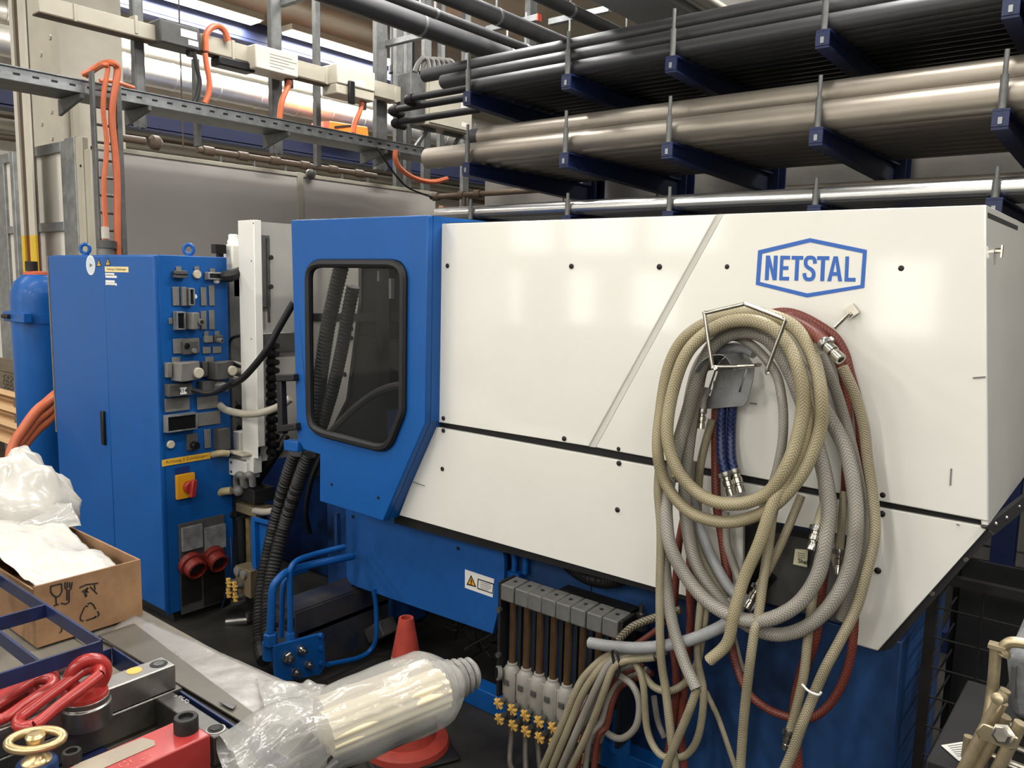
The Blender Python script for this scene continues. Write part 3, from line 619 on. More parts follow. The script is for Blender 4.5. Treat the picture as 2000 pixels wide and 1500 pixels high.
# upper guard: left sheet, crease, right sheet
gl = plate(MB(), pY([(857, 437), (1399, 419), (1150, 872), (846, 823)], P), [], TH).build('guard_panel', m_white, MX, bevel=.003)
gr = plate(MB(), pY([(1413, 418), (1925, 400), (1930, 1019), (1163, 874)], P-.004), [], TH).build('guard_panel', m_white, MX, bevel=.003)
q = [onY(1399, 419, P+.004), onY(1150, 872, P+.004), onY(1163, 874, P+.012), onY(1413, 418, P+.012)]
MB().prism(q, (0, .006, 0)).build('crease_strip', m_white, MX)
lo = pY([(846, 833), (1460, 945), (1930, 1030), (1714, 1272), (1672, 1260), (1680, 1050), (1452, 1008), (1448, 1195), (779, 1006)], P)
lp_ = plate(MB(), lo, [], TH).build('lower_guard_panel', m_white, MX, bevel=.003)
bk = MB(); plate(bk, pY([(850, 436), (1922, 400), (1926, 1028), (842, 834)], P+.02), [], (0, .01, 0)); bk.build('guard_back', m_shadow, MX)
for pan, lst in ((gl, [(873, 519), (1115, 520), (1287, 521), (865, 817), (1101, 857)]), (gr, [(1420, 521), (1760, 524), (1208, 877), (1724, 967)]), (lp_, [(865, 841), (863, 916), (1208, 905), (1205, 996), (1722, 1004), (1714, 1115)])):
    for px, py in lst:
        p = onY(px, py, P-.004); MB().lathe(p+V((0, .003, 0)), (0, -1, 0), [(.0085, 0), (.0085, .002), (.006, .004)], 12).build('screw', m_dark, pan)
# little scratches in the paint
for pan, a, b in ((gr, (1858, 915), (1856, 948)), (gr, (1900, 738), (1925, 736)), (lp_, (806, 941), (829, 949)), (lp_, (1868, 1024), (1874, 1026)), (gr, (1465, 787), (1478, 789))):
    pp, qq = onY(*a, P-.0055), onY(*b, P-.0055); MB().bar(pp, qq, .002, .003).build('scratch', m_clip, pan)
# logo
m_logo = mat('logo blue print', (38, 92, 172), .35)
YL = P-.0052
hexo = [(1582, 465), (1693, 488), (1688, 562), (1576, 581), (1476, 556), (1480.5, 489)]; hc_ = (1583, 523)
hexi = [(1582, 473), (1685, 494.5), (1680.5, 556.5), (1576.5, 573), (1484, 550.5), (1488.5, 495.5)]
plate(MB(), pY(hexo, YL), [pY(hexi, YL)], (0, .001, 0)).build('logo_border', m_logo, gr, smooth=False)
tl, tr_, bl, br = onY(1496, 499, YL), onY(1673, 501, YL), onY(1493.5, 547, YL), onY(1671, 550, YL)
def LP(u, v): return (bl*(1-u)+br*u)*(1-v)+(tl*(1-u)+tr_*u)*v
def letter(pl):  # polygons in 0..1 of the lettering box
    return plate(MB(), [LP(*p) for p in pl], [], (0, .001, 0)).build('letter', m_logo, gr, smooth=False)
wL = .122; t = .040; h = .15
def shift(pl, x, w_=wL): return [(x+a*w_, b) for a, b in pl]
s = t/wL
letter(shift([(0, 0), (s, 0), (s, .58), (1-s, 0), (1, 0), (1, 1), (1-s, 1), (1-s, .42), (s, 1), (0, 1)], 0, .138))
letter(shift([(0, 0), (1, 0), (1, h), (s, h), (s, .43), (.88, .43), (.88, .43+h), (s, .43+h), (s, 1-h), (1, 1-h), (1, 1), (0, 1)], .168, .112))
T_ = [(.5-s*.5, 0), (.5+s*.5, 0), (.5+s*.5, 1-h), (1, 1-h), (1, 1), (0, 1), (0, 1-h), (.5-s*.5, 1-h)]
letter(shift(T_, .298, .13)); letter(shift(T_, .583, .13))
cl = [(.93, .70), (.86, .86), (.70, .93), (.5, .94), (.30, .92), (.17, .83), (.16, .69), (.26, .58), (.5, .50), (.74, .42), (.85, .30), (.83, .17), (.70, .08), (.5, .06), (.3, .07), (.15, .15), (.08, .31)]
cs = spline([(a, b, 0) for a, b in cl], 3); L1, L2 = [], []
for i, p in enumerate(cs):
    d = (cs[min(i+1, len(cs)-1)]-cs[max(i-1, 0)]); d = V((d.x*.135, d.y*.27, 0)).normalized(); nrm = V((-d.y/.135, d.x/.27, 0))*.0205
    L1.append((p.x+nrm.x, p.y+nrm.y)); L2.append((p.x-nrm.x, p.y-nrm.y))
sb = MB(); n = len(L1); pts = [LP(.437+a*.135, b) for a, b in L1]+[LP(.437+a*.135, b) for a, b in L2]
sb.add(pts, [(i, i+1, n+i+1, n+i) for i in range(n-1)]); sb.build('letter', m_logo, gr, smooth=False)
A_o = [(0, 0), (.26, 0), (.33, .22), (.67, .22), (.74, 0), (1, 0), (.64, 1), (.36, 1)]; A_i = [(.38, .37), (.62, .37), (.5, .80)]
plate(MB(), [LP(.702+a*.158, b) for a, b in A_o], [[LP(.702+a*.158, b) for a, b in A_i]], (0, .001, 0)).build('letter', m_logo, gr, smooth=False)
letter(shift([(0, 0), (1, 0), (1, h), (s, h), (s, 1), (0, 1)], .884, .114))
# end cover on the right with slot, latch and black edge
A, B = onY(1926, 400, P), onY(1931, 1019, P)
ec = MB(); plate(ec, [A, A+V((0, 1.15, 0)), B+V((-.05, 1.15, -.10)), B+V((0, 0, -.01))], [], (-.015, 0, 0)); eco = ec.build('end_cover', m_white, MX, bevel=.002)
a1, a2 = A+V((.002, .02, -.022)), A+V((.002, .5, -.022)); MB().bar(a1, a2, .002, .012).build('slot', m_shadow, eco)
p = onX(1944, 490, A.x+.01); MB().lathe(p, (1, 0, 0), [(.007, 0), (.007, .012)], 8).box(p.x+.012, p.x+.016, p.y-.006, p.y+.006, p.z-.016, p.z+.014).build('latch', m_chrome, eco)
plate(MB(), pY([(1712, 1273), (1922, 1031), (1941, 1044), (1900, 1085), (1740, 1268)], P+.012), [], (0, .01, 0)).build('edge_strip', m_black, MX)
Xe = B.x
st = plate(MB(), [onX(px, py, Xe) for px, py in ((1926, 1030), (2040, 938), (2040, 965), (1941, 1046))], [], (-.012, 0, 0)).build('edge_strip', m_black, MX)
for px, py in ((1944, 1024), (1965, 1012), (1990, 990)): pp = onX(px, py, Xe); MB().lathe(pp, (1, 0, 0), [(.007, 0), (.005, .004)], 10).build('rivet', m_steel, st)
for px, py in ((1890, 1093), (1825, 1160)): pp = onY(px-4, py, P+.012); MB().lathe(pp, (0, -1, 0), [(.007, 0), (.005, .004)], 10).build('rivet', m_steel, MX)
# machine top and rear enclosure
zt = A.z
MB().box(-2.05, A.x-.02, P+.04, P+1.15, zt-.03, zt-.015).build('top_cover', m_white, MX)
MB().box(-3.05, A.x-.05, P+1.13, P+1.15, 1.06, zt-.03).build('rear_cover', m_white, MX)
# ---- blue door cabin
D = [(568, 430), (835, 420), (832, 700), (830.5, 826), (748, 1018), (624, 979), (624.5, 887), (592, 877), (580, 855)]
win = rpoly([(600, 507, 30), (793, 507, 32), (790.5, 806, 10), (760, 884, 26), (610, 846, 34), (602, 815, 12)], 20)
door = plate(MB(), pY(D, YD), [pY(win, YD)], (0, .03, 0)).build('door', m_blue, MX, bevel=.004)
Dp = pY(D, YD); xr = Dp[1].x
# returns on the right and the lower bevel, top and left
rt = MB(); dd = V((0, .11, 0))
for a, b in ((1, 3), (3, 4)):
    rt.prism([Dp[a]+V((0, .03, 0)), Dp[b]+V((0, .03, 0)), Dp[b]+dd, Dp[a]+dd], (-.012, 0, .0))
rt.prism([Dp[4]+V((0, .03, 0)), Dp[5]+V((0, .03, 0)), Dp[5]+dd, Dp[4]+dd], (0, 0, .012))
rt.build('door_return', m_blue, MX)
MB().box(Dp[0].x, xr, YD+.03, YD+.62, Dp[1].z-.02, Dp[1].z).box(xr-.015, xr, YD+.112, YD+.62, Dp[1].z-.1, Dp[1].z-.021).build('shade_roof_rail', m_blue, MX)  # roof added out of view to keep lamp light off the interior
MB().box(Dp[0].x-.004, Dp[0].x+.012, YD+.03, YD+.1, 1.03, Dp[0].z-.02).build('door_return', m_blue, MX)
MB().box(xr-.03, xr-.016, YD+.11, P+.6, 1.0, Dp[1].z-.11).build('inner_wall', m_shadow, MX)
# gasket and glass
gw = [V(p) for p in pY(win, YD-.006)]; cx = sum(gw, V())/len(gw)
MB().tube([c.lerp(cx, .035) for c in gw], .017, 8, 1, closed=True).build('window_gasket', m_black, door)
m_glass = mat('smoked window glass', (40, 42, 42), .04, alpha=.26, spec=.5)
plate(MB(), pY(win, YD+.012), [], (0, .004, 0)).build('window_pane', m_glass, door)
for px, py in ((648, 946), (739, 972)): pp = onY(px, py, YD); MB().lathe(pp, (0, -1, 0), [(.006, -.001), (.006, .003)], 8).build('screw', m_dark, door)
# black grab handle left of the door and the blue lug below
gh = MB(); a, b = onY(549, 748, YD-.01), onY(553, 838, YD-.01)
hnd = MB().bar(a+V((0, 0, .03)), b-V((0, 0, .02)), .035, .03, up=(0, 1, 0)).bar(onY(546, 738, YD-.01), onY(580, 737, YD-.01), .04, .03).bar(onY(547, 838, YD-.01), onY(584, 832, YD-.01), .04, .03).build('grab_handle', m_black, door, bevel=.005)
MB().bar(onY(563, 868, YD+.01), onY(590, 872, YD+.01), .05, .045).build('lug', m_blue, door, bevel=.004)
# interior seen through the glass
it = MB().prism(pY([(560, 480), (700, 480), (700, 590), (676, 780), (640, 850), (560, 850)], 2.62), (0, .02, 0)).build('inner_plate', mat('grey inner plate', (172, 168, 160), .45, var=.06), MX)
for px, py in ((687, 590), (687, 642), (687, 660), (675, 660), (688, 731), (674, 731)): pp = onY(px, py, 2.62); MB().lathe(pp, (0, -1, 0), [(.012, 0), (.012, .01)], 10).build('bolt', m_shadow, it)
MB().prism(pY([(700, 470), (850, 465), (850, 930), (560, 930), (560, 852), (640, 852), (676, 782), (700, 592)], 2.645), (0, .05, 0)).build('inner_shade', m_shadow, MX)  # black sheet standing in for the shade inside the cabin
MB().prism(pY([(735, 500), (760, 500), (760, 760), (735, 760)], 2.6), (0, .04, 0)).prism(pY([(560, 612), (800, 612), (800, 628), (560, 628)], 2.61), (0, .03, 0)).prism(pY([(700, 655), (800, 668), (800, 735), (720, 700)], 2.6), (0, .04, 0)).build('tie_bar', m_dark, MX)
MB().box(-2.75, -2.2, 2.5, 2.8, .98, 1.09).build('mould_base', m_blueshaded, MX)
MB().tube(pY([(640, 850), (690, 800), (740, 765), (790, 752), (830, 760)], 2.4), .018, 8, 5).build('inner_hose', m_clipd, MX)
for px, py, wd in ((742, 538, 6), (765, 553, 7), (765, 572, 6)): pp = onY(px, py, 2.42); MB().box(pp.x-wd*.0011, pp.x+wd*.0011, 2.41, 2.43, pp.z-.025, pp.z+.02).build('tag', m_white, MX)
# ---- blue base plate with warning label
YB = 2.30
bpx = rpoly([(675, 992, 0), (940, 1052, 0), (986, 1066, 60), (984, 1150, 0), (962, 1238, 0), (705, 1149, 0), (677, 1138, 18)], 0)
bp_ = plate(MB(), pY(bpx, YB), [], (0, .02, 0)).build('base_plate', m_bluetex, MX, bevel=.003)
for px, py in ((690, 1009), (895, 1071)): pp = onY(px, py, YB); MB().lathe(pp, (0, -1, 0), [(.008, 0), (.008, .004)], 8).build('screw', m_dark, bp_)
lab = plate(MB(), pY([(908, 1112), (965, 1131), (962, 1167), (908, 1148)], YB-.001), [], (0, .001, 0)).build('warning_label', mat('label white', (226, 224, 218), .5), bp_, smooth=False)
plate(MB(), pY([(920, 1123), (930, 1147), (911, 1142)], YB-.002), [], (0, .001, 0)).build('warning_triangle', mat('label black', (20, 20, 20), .6), lab, smooth=False)
plate(MB(), pY([(920, 1128), (927, 1144), (914, 1140)], YB-.003), [], (0, .001, 0)).build('warning_triangle', mat('label amber', (232, 160, 40), .5), lab, smooth=False)
text('exclamation_mark', '!', MATS['label black'], onY(920.3, 1137.5, YB-.0035), (1, 0, 0), (0, 0, 1), .026, lab, bold=.04, depth=0)
fr = [(933, 1130), (964, 1140), (962, 1160), (932, 1150)]; fi_ = [(934.5, 1132.5), (963, 1142), (961, 1158), (933.5, 1148.5)]
plate(MB(), pY(fr, YB-.002), [pY(fi_, YB-.002)], (0, .001, 0)).build('text_frame', MATS['label black'], lab, smooth=False)
for k in range(4): MB().bar(onY(938, 1137+k*3.6, YB-.002), onY((958, 960, 958, 954)[k], 1143+k*3.6+(-.6, 0, -.5, -1.6)[k], YB-.002), .001, .0022).build('print_line', m_clip, lab)
# dark gasket under the lower guard, bed, pedestal, foot rail
plate(MB(), pY([(770, 1000), (1452, 1190), (1452, 1202), (770, 1022)], P+.03), [], (0, .1, 0)).build('sill', m_shadow, MX)
MB().box(-2.78, -.72, 2.42, 3.25, .55, .78).build('bed', m_blueshaded, MX)
xp0, xp1 = onY(1005, 1200, 2.36).x, onY(1758, 1300, 2.36).x
MB().box(xp0, xp1, 2.36, 2.95, 0, .72).build('pedestal', mat('blue pedestal paint with shade', (32, 70, 118), .45, c2=(18, 36, 66), scale=3), MX, bevel=.004)  # darker copy of the machine blue, low shade painted in
MB().box(onY(1154, 1150, 2.357).x-.002, onY(1154, 1150, 2.357).x+.002, 2.357, 2.36, .1, .74).build('seam', m_shadow, MX)
MB().box(-2.08, -1.15, 2.285, 2.36, 0, .085).build('foot_rail', m_blue, MX, bevel=.004)
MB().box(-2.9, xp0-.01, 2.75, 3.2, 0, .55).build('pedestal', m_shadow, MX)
# notch behind the lower guard with oil tank and label
MB().box(onY(1450, 1050, 2.3).x, onY(1690, 1050, 2.3).x, 2.28, 2.355, .76, .98).build('oil_tank', m_clipd, MX)
lab = plate(MB(), pY([(1553, 1072), (1578, 1074), (1576, 1108), (1549, 1102)], 2.27), [], (0, .002, 0)).build('oil_label', mat('cream label', (226, 220, 186), .5), MX, smooth=False)
text('oil_label_text', 'Shell', MATS['label black'], onY(1569.5, 1097, 2.2685), (1, 0, .02), (0, 0, 1), .013, lab, bold=.02, depth=0)
for k in range(3): MB().bar(onY(1558, 1080+k*4, 2.2685), onY(1572, 1082+k*4, 2.2685), .0006, .002).build('print_line', m_clip, lab)
MB().cyl(onY(1480, 1140, 2.27), onY(1500, 1115, 2.27), .03, n=10).build('filler_cap', m_blackgloss, MX)
# corrugated black hose bulging below the guard, blue hydraulic pipes beside the base plate
def corr(L_): return 1+.07*math.sin(L_*2*math.pi/.011)
MB().tube(pY([(1095, 1085), (1120, 1110), (1150, 1128), (1185, 1134), (1215, 1128), (1240, 1112)], 2.31), .026, 10, 24, ring=corr).build('drag_hose', m_black, MX)
for dx in (0, 22): MB().tube(pY([(985+dx, 1060), (1000+dx, 1075), (1005+dx, 1095), (1004+dx, 1120)], 2.34), .012, 8, 5).build('hydraulic_pipe', m_blue, MX)
MB().box(onY(994, 1125, 2.335).x, onY(1018, 1125, 2.335).x, 2.32, 2.358, onY(1000, 1132, 2.33).z, onY(1000, 1116, 2.33).z).build('pipe_clamp', m_blue, MX)
p = onY(1253, 1195, 2.25); MB().lathe(p-V((0, 0, .06)), (0, 0, 1), [(.022, 0), (.022, .025), (.012, .027), (.012, .04), (.017, .042), (.017, .055), (.008, .057), (.008, .085)], 6).build('drain_valve', m_steel, MX)
# ---- hydraulic corner on the left: plate with nuts, bent pipes, step plates
Xh = -2.63
hp = plate(MB(), [onX(px, py, Xh) for px, py in ((535, 1262), (632, 1237), (637, 1300), (625, 1318), (540, 1334))], [], (-.018, 0, 0)).build('hydraulic_plate', m_blue, MX, bevel=.002)
for px, py, r in ((560, 1283, .024), (586, 1268, .018), (575, 1312, .017), (600, 1297, .016)):
    pp = onX(px, py, Xh); MB().lathe(pp, (1, 0, 0), [(r*1.1, 0), (r*1.1, .004), (r*1.0, .005), (r, .02), (r*.85, .024), (r*.55, .025), (r*.5, .042)], 6 if r > .02 else 12).build('nut', m_chrome, hp)
for px, py in ((626, 1241), (626, 1266), (626, 1295)): pp = onX(px, py, Xh); MB().lathe(pp, (1, 0, 0), [(.01, 0), (.01, .012)], 8).build('bolt', m_blue, hp)
def bent(pts, r, X=None): return MB().tube(pts, r, 10, 6).build('hydraulic_pipe', m_blue, MX)
def qX(px, py, x): return onX(px, py, x)
bent([qX(528, 1235, Xh-.03), qX(530, 1200, Xh-.03), qX(533, 1150, Xh-.03), qX(545, 1130, Xh-.03), qX(562, 1117, Xh-.04), qX(600, 1105, Xh-.06), qX(650, 1094, Xh-.06), qX(690, 1086, Xh-.06)], .0165)
bent([qX(567, 1235, Xh-.03), qX(567, 1200, Xh-.03), qX(566, 1130, Xh-.03), qX(569, 1108, Xh-.03), qX(582, 1094, Xh-.04), qX(610, 1084, Xh-.05), qX(640, 1076, Xh-.06), qX(672, 1068, Xh-.06)], .012)
bent([qX(549, 1245, Xh-.1), qX(551, 1190, Xh-.1), qX(553, 1145, Xh-.1), qX(565, 1125, Xh-.1), qX(600, 1112, Xh-.1)], .011)
bent([qX(729, 1150, Xh+.02), qX(734, 1180, Xh+.02), qX(735, 1240, Xh+.02), qX(725, 1268, Xh), qX(700, 1285, Xh), qX(640, 1298, Xh)], .011)
for px, py, r in ((528, 1245, .028), (567, 1243, .02)):
    pp = qX(px, py, Xh-.03); MB().lathe(pp-V((0, 0, .03)), (0, 0, 1), [(r, 0), (r, .045), (r*.8, .05)], 6).build('pipe_nut', m_blue, MX)
MB().lathe(qX(527, 1272, Xh-.05), (0, 0, 1), [(.03, -.03), (.03, .04)], 10).build('pipe_elbow', m_blue, MX)
# dark step treads and cross members in the gap
for (a, b, c, d) in (((575, 1195), (800, 1140), .12, .02), ((580, 1235), (760, 1185), .2, .02)):
    pp, qq = onX(*a, -2.75), onX(*b, -2.75); qq.z = pp.z; qq.y = min(qq.y, 2.72); MB().box(-2.75-.15, -2.75, pp.y, qq.y, pp.z-.02, pp.z).box(-2.75, -2.74, pp.y, qq.y, pp.z-c, pp.z-.005).build('step_tread', mat('oily step steel', (58, 54, 50), .5, c2=(22, 34, 58), scale=6), MX)
MB().box(-3.2, -2.72, 2.5, 2.74, .02, .75).box(-4.25, -2.83, 2.78, 3.25, 0, 1.06).build('clamp_housing', m_blueshaded, MX, bevel=.01)
MB().box(-2.81, -2.79, 2.32, 2.7, .02, .75).build('frame_web', m_blueshaded, MX)
MB().bar(onX(653, 1000, -2.8)+V((.02, 0, 0)), onX(654, 1075, -2.8)+V((.02, 0, 0)), .02, .02, up=(0, 1, 0)).build('frame_rail', m_blueshaded, MX)
p = onY(745, 1230, 2.4); MB().obox(p, V((.05, 0, .035)), V((0, .05, 0)), V((-.02, 0, .03))).build('cylinder_end', m_clipd, MX, bevel=.008)
# wire tangle under the bed
for k in range(9):
    rr = random.Random(k); pts = [V((-2.35+.06*k+rr.uniform(-.1, .1), 2.42+rr.uniform(0, .25), .02+rr.uniform(0, .3))) for _ in range(5)]
    tag(MB().tube(pts, .004, 5, 6).build('loose_wire', m_dark), ORD[k]+' thin dark wire from the left in the tangle under the machine bed', 'wire', 'wires under the machine bed')
# ================================================================== blue control cabinet
XC = -3.62; YF = 1.86; ZC = 1.782
xl0 = onY(92, 500, YF).x; xmid = onY(204.5, 600, YF).x
CB = thing('control_cabinet', 'tall blue double door control cabinet with rows of connectors on its side', 'cabinet', ((xl0+XC)/2, 2.05, 0))
bx('body', m_blue, xl0, XC-.003, YF+.022, 2.235, .05, ZC, CB, .004); bx('plinth', m_shadow, xl0+.02, XC-.02, YF+.05, 2.22, 0, .05, CB)
xpost = onY(303, 600, YF).x
dl = bx('door', m_blue, xl0+.012, xmid-.002, YF, YF+.02, .07, ZC-.006, CB, .004); dr = bx('door', m_blue, xmid+.002, xpost-.004, YF, YF+.02, .07, ZC-.006, CB, .004)
bx('corner_post', m_blue, xpost, XC-.003, YF+.004, YF+.02, .05, ZC-.004, CB, .004)
bx('door_seal', mat('worn edge strip', (112, 104, 92), .6, var=.2, scale=30), xl0-.004, xl0+.01, YF-.002, YF+.02, .8, ZC-.006, CB)
a, b = onY(195, 802, YF-.012), onY(204, 870, YF-.012); MB().box(a.x, b.x, YF-.014, YF+.002, b.z, a.z).build('latch_handle', m_blackgloss, dl, bevel=.004)
for px, lbl in ((167, 0), (369, 1)):
    p = onX(px, 500, -4.3) if px < 200 else onX(px, 500, -3.72)
    if px < 200: p = V((onY(px, 497, YF+.06).x, YF+.06, ZC))
    else: p = V((-3.75, onX(px, 499, -3.75).y, ZC))
    pts = [p+V((.022*math.cos(t)*.6, .022*math.cos(t)*.8, .034+.024*math.sin(t))) for t in [i*math.pi/6 for i in range(12)]]
    MB().tube(pts, .009, 8, 2, closed=True).cyl(p, p+V((0, 0, .012)), .018, n=12).build('lifting_eye', m_blue, CB)
# stickers on the doors
def dsk(px, py, r, m, name, par, y=YF-.001): p = onY(px, py, y); return MB().lathe(p, (0, -1, 0), [(r, -.001), (r, .0005)], 24).build(name, m, par, smooth=False)
m_lw, m_lb, m_ly = MATS['label white'], MATS['label black'], mat('label yellow', (226, 176, 60), .5)
s_ = dsk(177, 518, .05, m_lw, 'round_sticker', dl); text('round_sticker_mark', '▶', m_clip, onY(177, 518, YF-.002), (1, 0, 0), (0, 0, 1), .018, s_, depth=0) if False else None
MB().lathe(onY(177, 518, YF-.0012), (0, -1, 0), [(.044, 0), (.044, .0005)], 24).build('sticker_ring', mat('faint blue print', (196, 204, 214), .5), s_, smooth=False)
plate(MB(), pY([(175, 514), (181, 518), (175, 522)], YF-.0022), [], (0, .0004, 0)).build('sticker_arrow', m_clip, s_, smooth=False)
for px, py, par in ((193, 514), (210.5, 511)) and ((193, 514, dl), (210.5, 512, dr)):
    tri = plate(MB(), pY([(px, py-8.5), (px+5, py+6.5), (px-5, py+6.5)], YF-.001), [], (0, .0006, 0)).build('warning_triangle', m_lb, par, smooth=False)
    plate(MB(), pY([(px, py-5.5), (px+3.4, py+5), (px-3.4, py+5)], YF-.002), [], (0, .0006, 0)).build('warning_field', m_ly, tri, smooth=False)
    plate(MB(), pY([(px+.8, py-3), (px-1, py+1.5), (px+.2, py+1.5), (px-.5, py+4.5), (px+1.3, py+.5), (px, py+.5)], YF-.003), [], (0, .0004, 0)).build('warning_bolt', m_lb, tri, smooth=False)
def lblY(rect, m, name, par, txt=None, tm=None, lines=0):
    (a, b, c, d) = rect; p = onY(a, b, YF-.001); q = onY(c, d, YF-.001)
    o = MB().box(p.x, q.x, YF-.0012, YF+.001, q.z, p.z).build(name, m, par, smooth=False)
    if txt: text('print', txt, tm or m_lb, ((p.x+q.x)/2, YF-.0018, (p.z+q.z)/2), (1, 0, 0), (0, 0, 1), (p.z-q.z)*.55, o, depth=0, width=(q.x-p.x)*.82)
    for k in range(lines): MB().box(p.x+.01, q.x-.012-.01*(k % 2), YF-.0018, YF-.0012, p.z-.012-k*.014, p.z-.008-k*.014).build('print_line', m_clip, o)
    return o
lblY((204.6, 520.5, 251, 532), mat('cream sticker', (226, 206, 150), .5), 'cream_sticker', dr, 'Achtung 2 Zuleitungen')
lblY((205.5, 533, 223, 538), m_lw, 'paper_label', dr, None, None, 1); lblY((206, 538, 228, 543), m_lw, 'paper_label', dr); lblY((206, 547, 224, 552.5), m_lw, 'paper_label', dr); lblY((206, 552.5, 228, 558), m_lw, 'paper_label', dr, None, None, 1)
# ---- connectors on the side
def cx_(px, py, off=0.): return onX(px, py, XC+off)
def cbx(name, x0, y0, x1, y1, d, m, par=CB, d0=0., bev=.002):
    p, q = cx_(x0, y0), cx_(x1, y1); return MB().box(XC+d0, XC+d, min(p.y, q.y), max(p.y, q.y), min(p.z, q.z), max(p.z, q.z)).build(name, m, par, bevel=bev)
def cring(name, x0, y0, x1, y1, d, m, par, t=.006, d0=.004):
    p, q = cx_(x0, y0), cx_(x1, y1); ya, yb_, za, zb = min(p.y, q.y), max(p.y, q.y), min(p.z, q.z), max(p.z, q.z)
    return MB().box(XC+d0, XC+d, ya, ya+t, za, zb).box(XC+d0, XC+d, yb_-t, yb_, za, zb).box(XC+d0, XC+d, ya+t, yb_-t, za, za+t).box(XC+d0, XC+d, ya+t, yb_-t, zb-t, zb).build(name, m, par, bevel=.001)
def cknob(px, py, r, d0, d1, m, par=CB, name='cable_gland', hole=False):
    p = cx_(px, py); o = MB().lathe((XC+d0, p.y, p.z), (1, 0, 0), [(r, 0), (r, d1-d0-.004), (r*.85, d1-d0)], 16).build(name, m, par)
    if hole: MB().lathe((XC+d1, p.y, p.z), (1, 0, 0), [(r*.6, -.002), (r*.6, .0008)], 12).build('gland_hole', m_shadow, o)
    return o
for r in ((336, 560, 350, 597), (391, 561, 403, 597), (407, 557, 419, 597), (391, 607, 403, 643), (407, 606, 419, 643), (395, 678, 411, 690), (415, 677, 432, 689), (321, 779, 370, 800), (384, 776, 425, 796), (384, 807, 430, 827), (398, 839, 412, 874)):
    cbx('blanking_plate', *r, .005, m_clip)
for tb_ in ((343, 520, 354, 529), (379, 520, 389, 529), (409, 524, 420, 533), (398, 647, 407, 657), (419, 647, 428, 656), (335, 698, 352, 709), (400, 697, 417, 707), (329, 621, 337, 633)): cbx('marker_tab', *tb_, .004, m_clip)
cbx('plug_block', 336, 528, 360, 543, .03, m_clipd); cbx('plug_block_lid', 336, 533, 360, 537, .034, m_dark)
cknob(384, 536, .021, 0, .012, mat('cream cap', (186, 178, 158), .5), name='round_cap')
def open_conn(x0, y0, x1, y1, d=.035):
    o = cbx('connector_base', x0, y0, x1, y1, .012, m_clip); cring('connector_frame', x0+1, y0+1, x1-1, y1-1, d, m_galv, o); cbx('contact_insert', x0+4, y0+4, x1-4, y1-4, d-.008, m_blackgloss, o, .004); return o
open_conn(399, 531, 437, 547); open_conn(361, 562, 375, 597); open_conn(337, 608, 357, 644); open_conn(318, 811, 380, 837)
cbx('connector_base', 352, 560, 361, 597, .02, m_clip); cknob(377, 579, .012, 0, .02, m_lw, name='latch_knob'); cknob(421, 549, .012, 0, .02, m_lw, name='latch_knob')
def hood(x0, y0, x1, y1, d, kx, ky, kr, m=m_clip, hole=False):
    p, q = cx_(x0, y0), cx_(x1, y1); ya, yb_, za, zb = min(p.y, q.y), max(p.y, q.y), min(p.z, q.z), max(p.z, q.z); ym = ya+(yb_-ya)*.35
    o = MB().prism([(XC+.003, ya, za), (XC+d, ya+.01, za), (XC+d, ym, za), (XC+d*.55, yb_, za), (XC+.003, yb_, za)], (0, 0, zb-za)).build('connector_hood', m, CB, bevel=.004)
    cknob(kx, ky, kr, d*.3, d*.95, mat('cream cap', (186, 178, 158), .5) if not hole else m_clip, o, 'cable_gland', hole); return o
hood(360, 610, 384, 642, .06, 382, 628, .016, hole=True); hood(331, 707, 381, 739, .085, 372, 726, .026); hood(401, 706, 447, 736, .08, 439, 722, .024, m_clipd)
cbx('connector_base', 320, 708, 331, 736, .03, m_clip); cbx('connector_base', 390, 706, 400, 734, .03, m_clipd)
cbx('cover_plate', 337, 662, 389, 688, .006, m_clip); o = cbx('torn_connector', 352, 667, 382, 690, .03, m_clipd); cknob(359, 675, .014, .0, .036, m_blackgloss, o, 'socket'); cknob(372, 684, .012, .0, .044, m_clip, o, 'cable_gland')
cbx('connector_base', 396, 656, 412, 668, .02, m_clip); cknob(421, 664, .011, 0, .06, m_clip, hole=True); cbx('connector_base', 414, 655, 430, 666, .025, m_clipd)
o = cbx('connector_hood', 320, 750, 366, 769, .05, m_clipd); lb_ = cbx('marker_label', 341, 755, 354, 767, .0505, m_lw, o, .05, 0); p = cx_(347.5, 761)
text('print', 'X141', m_lb, (XC+.0512, p.y, p.z), (0, 1, 0), (0, 0, 1), .018, lb_, depth=0, bold=.02)
cknob(369, 761, .016, 0, .045, m_clip); cbx('connector_hood', 385, 744, 420, 760, .05, m_clipd)
MB().tube([cx_(418, 752, .03), cx_(430, 752, .05), cx_(446, 758, .08)], .02, 10, 5).build('cable_gland', m_clip, CB)
cknob(333, 868, .02, 0, .01, mat('cream cap', (186, 178, 158), .5), name='round_cap'); o = cbx('rotary_switch', 362, 848, 383, 876, .02, m_clipd); cknob(374, 868, .02, .02, .05, m_blackgloss, o, 'switch_knob')
cbx('connector_hood', 416, 837, 440, 874, .05, m_clipd)
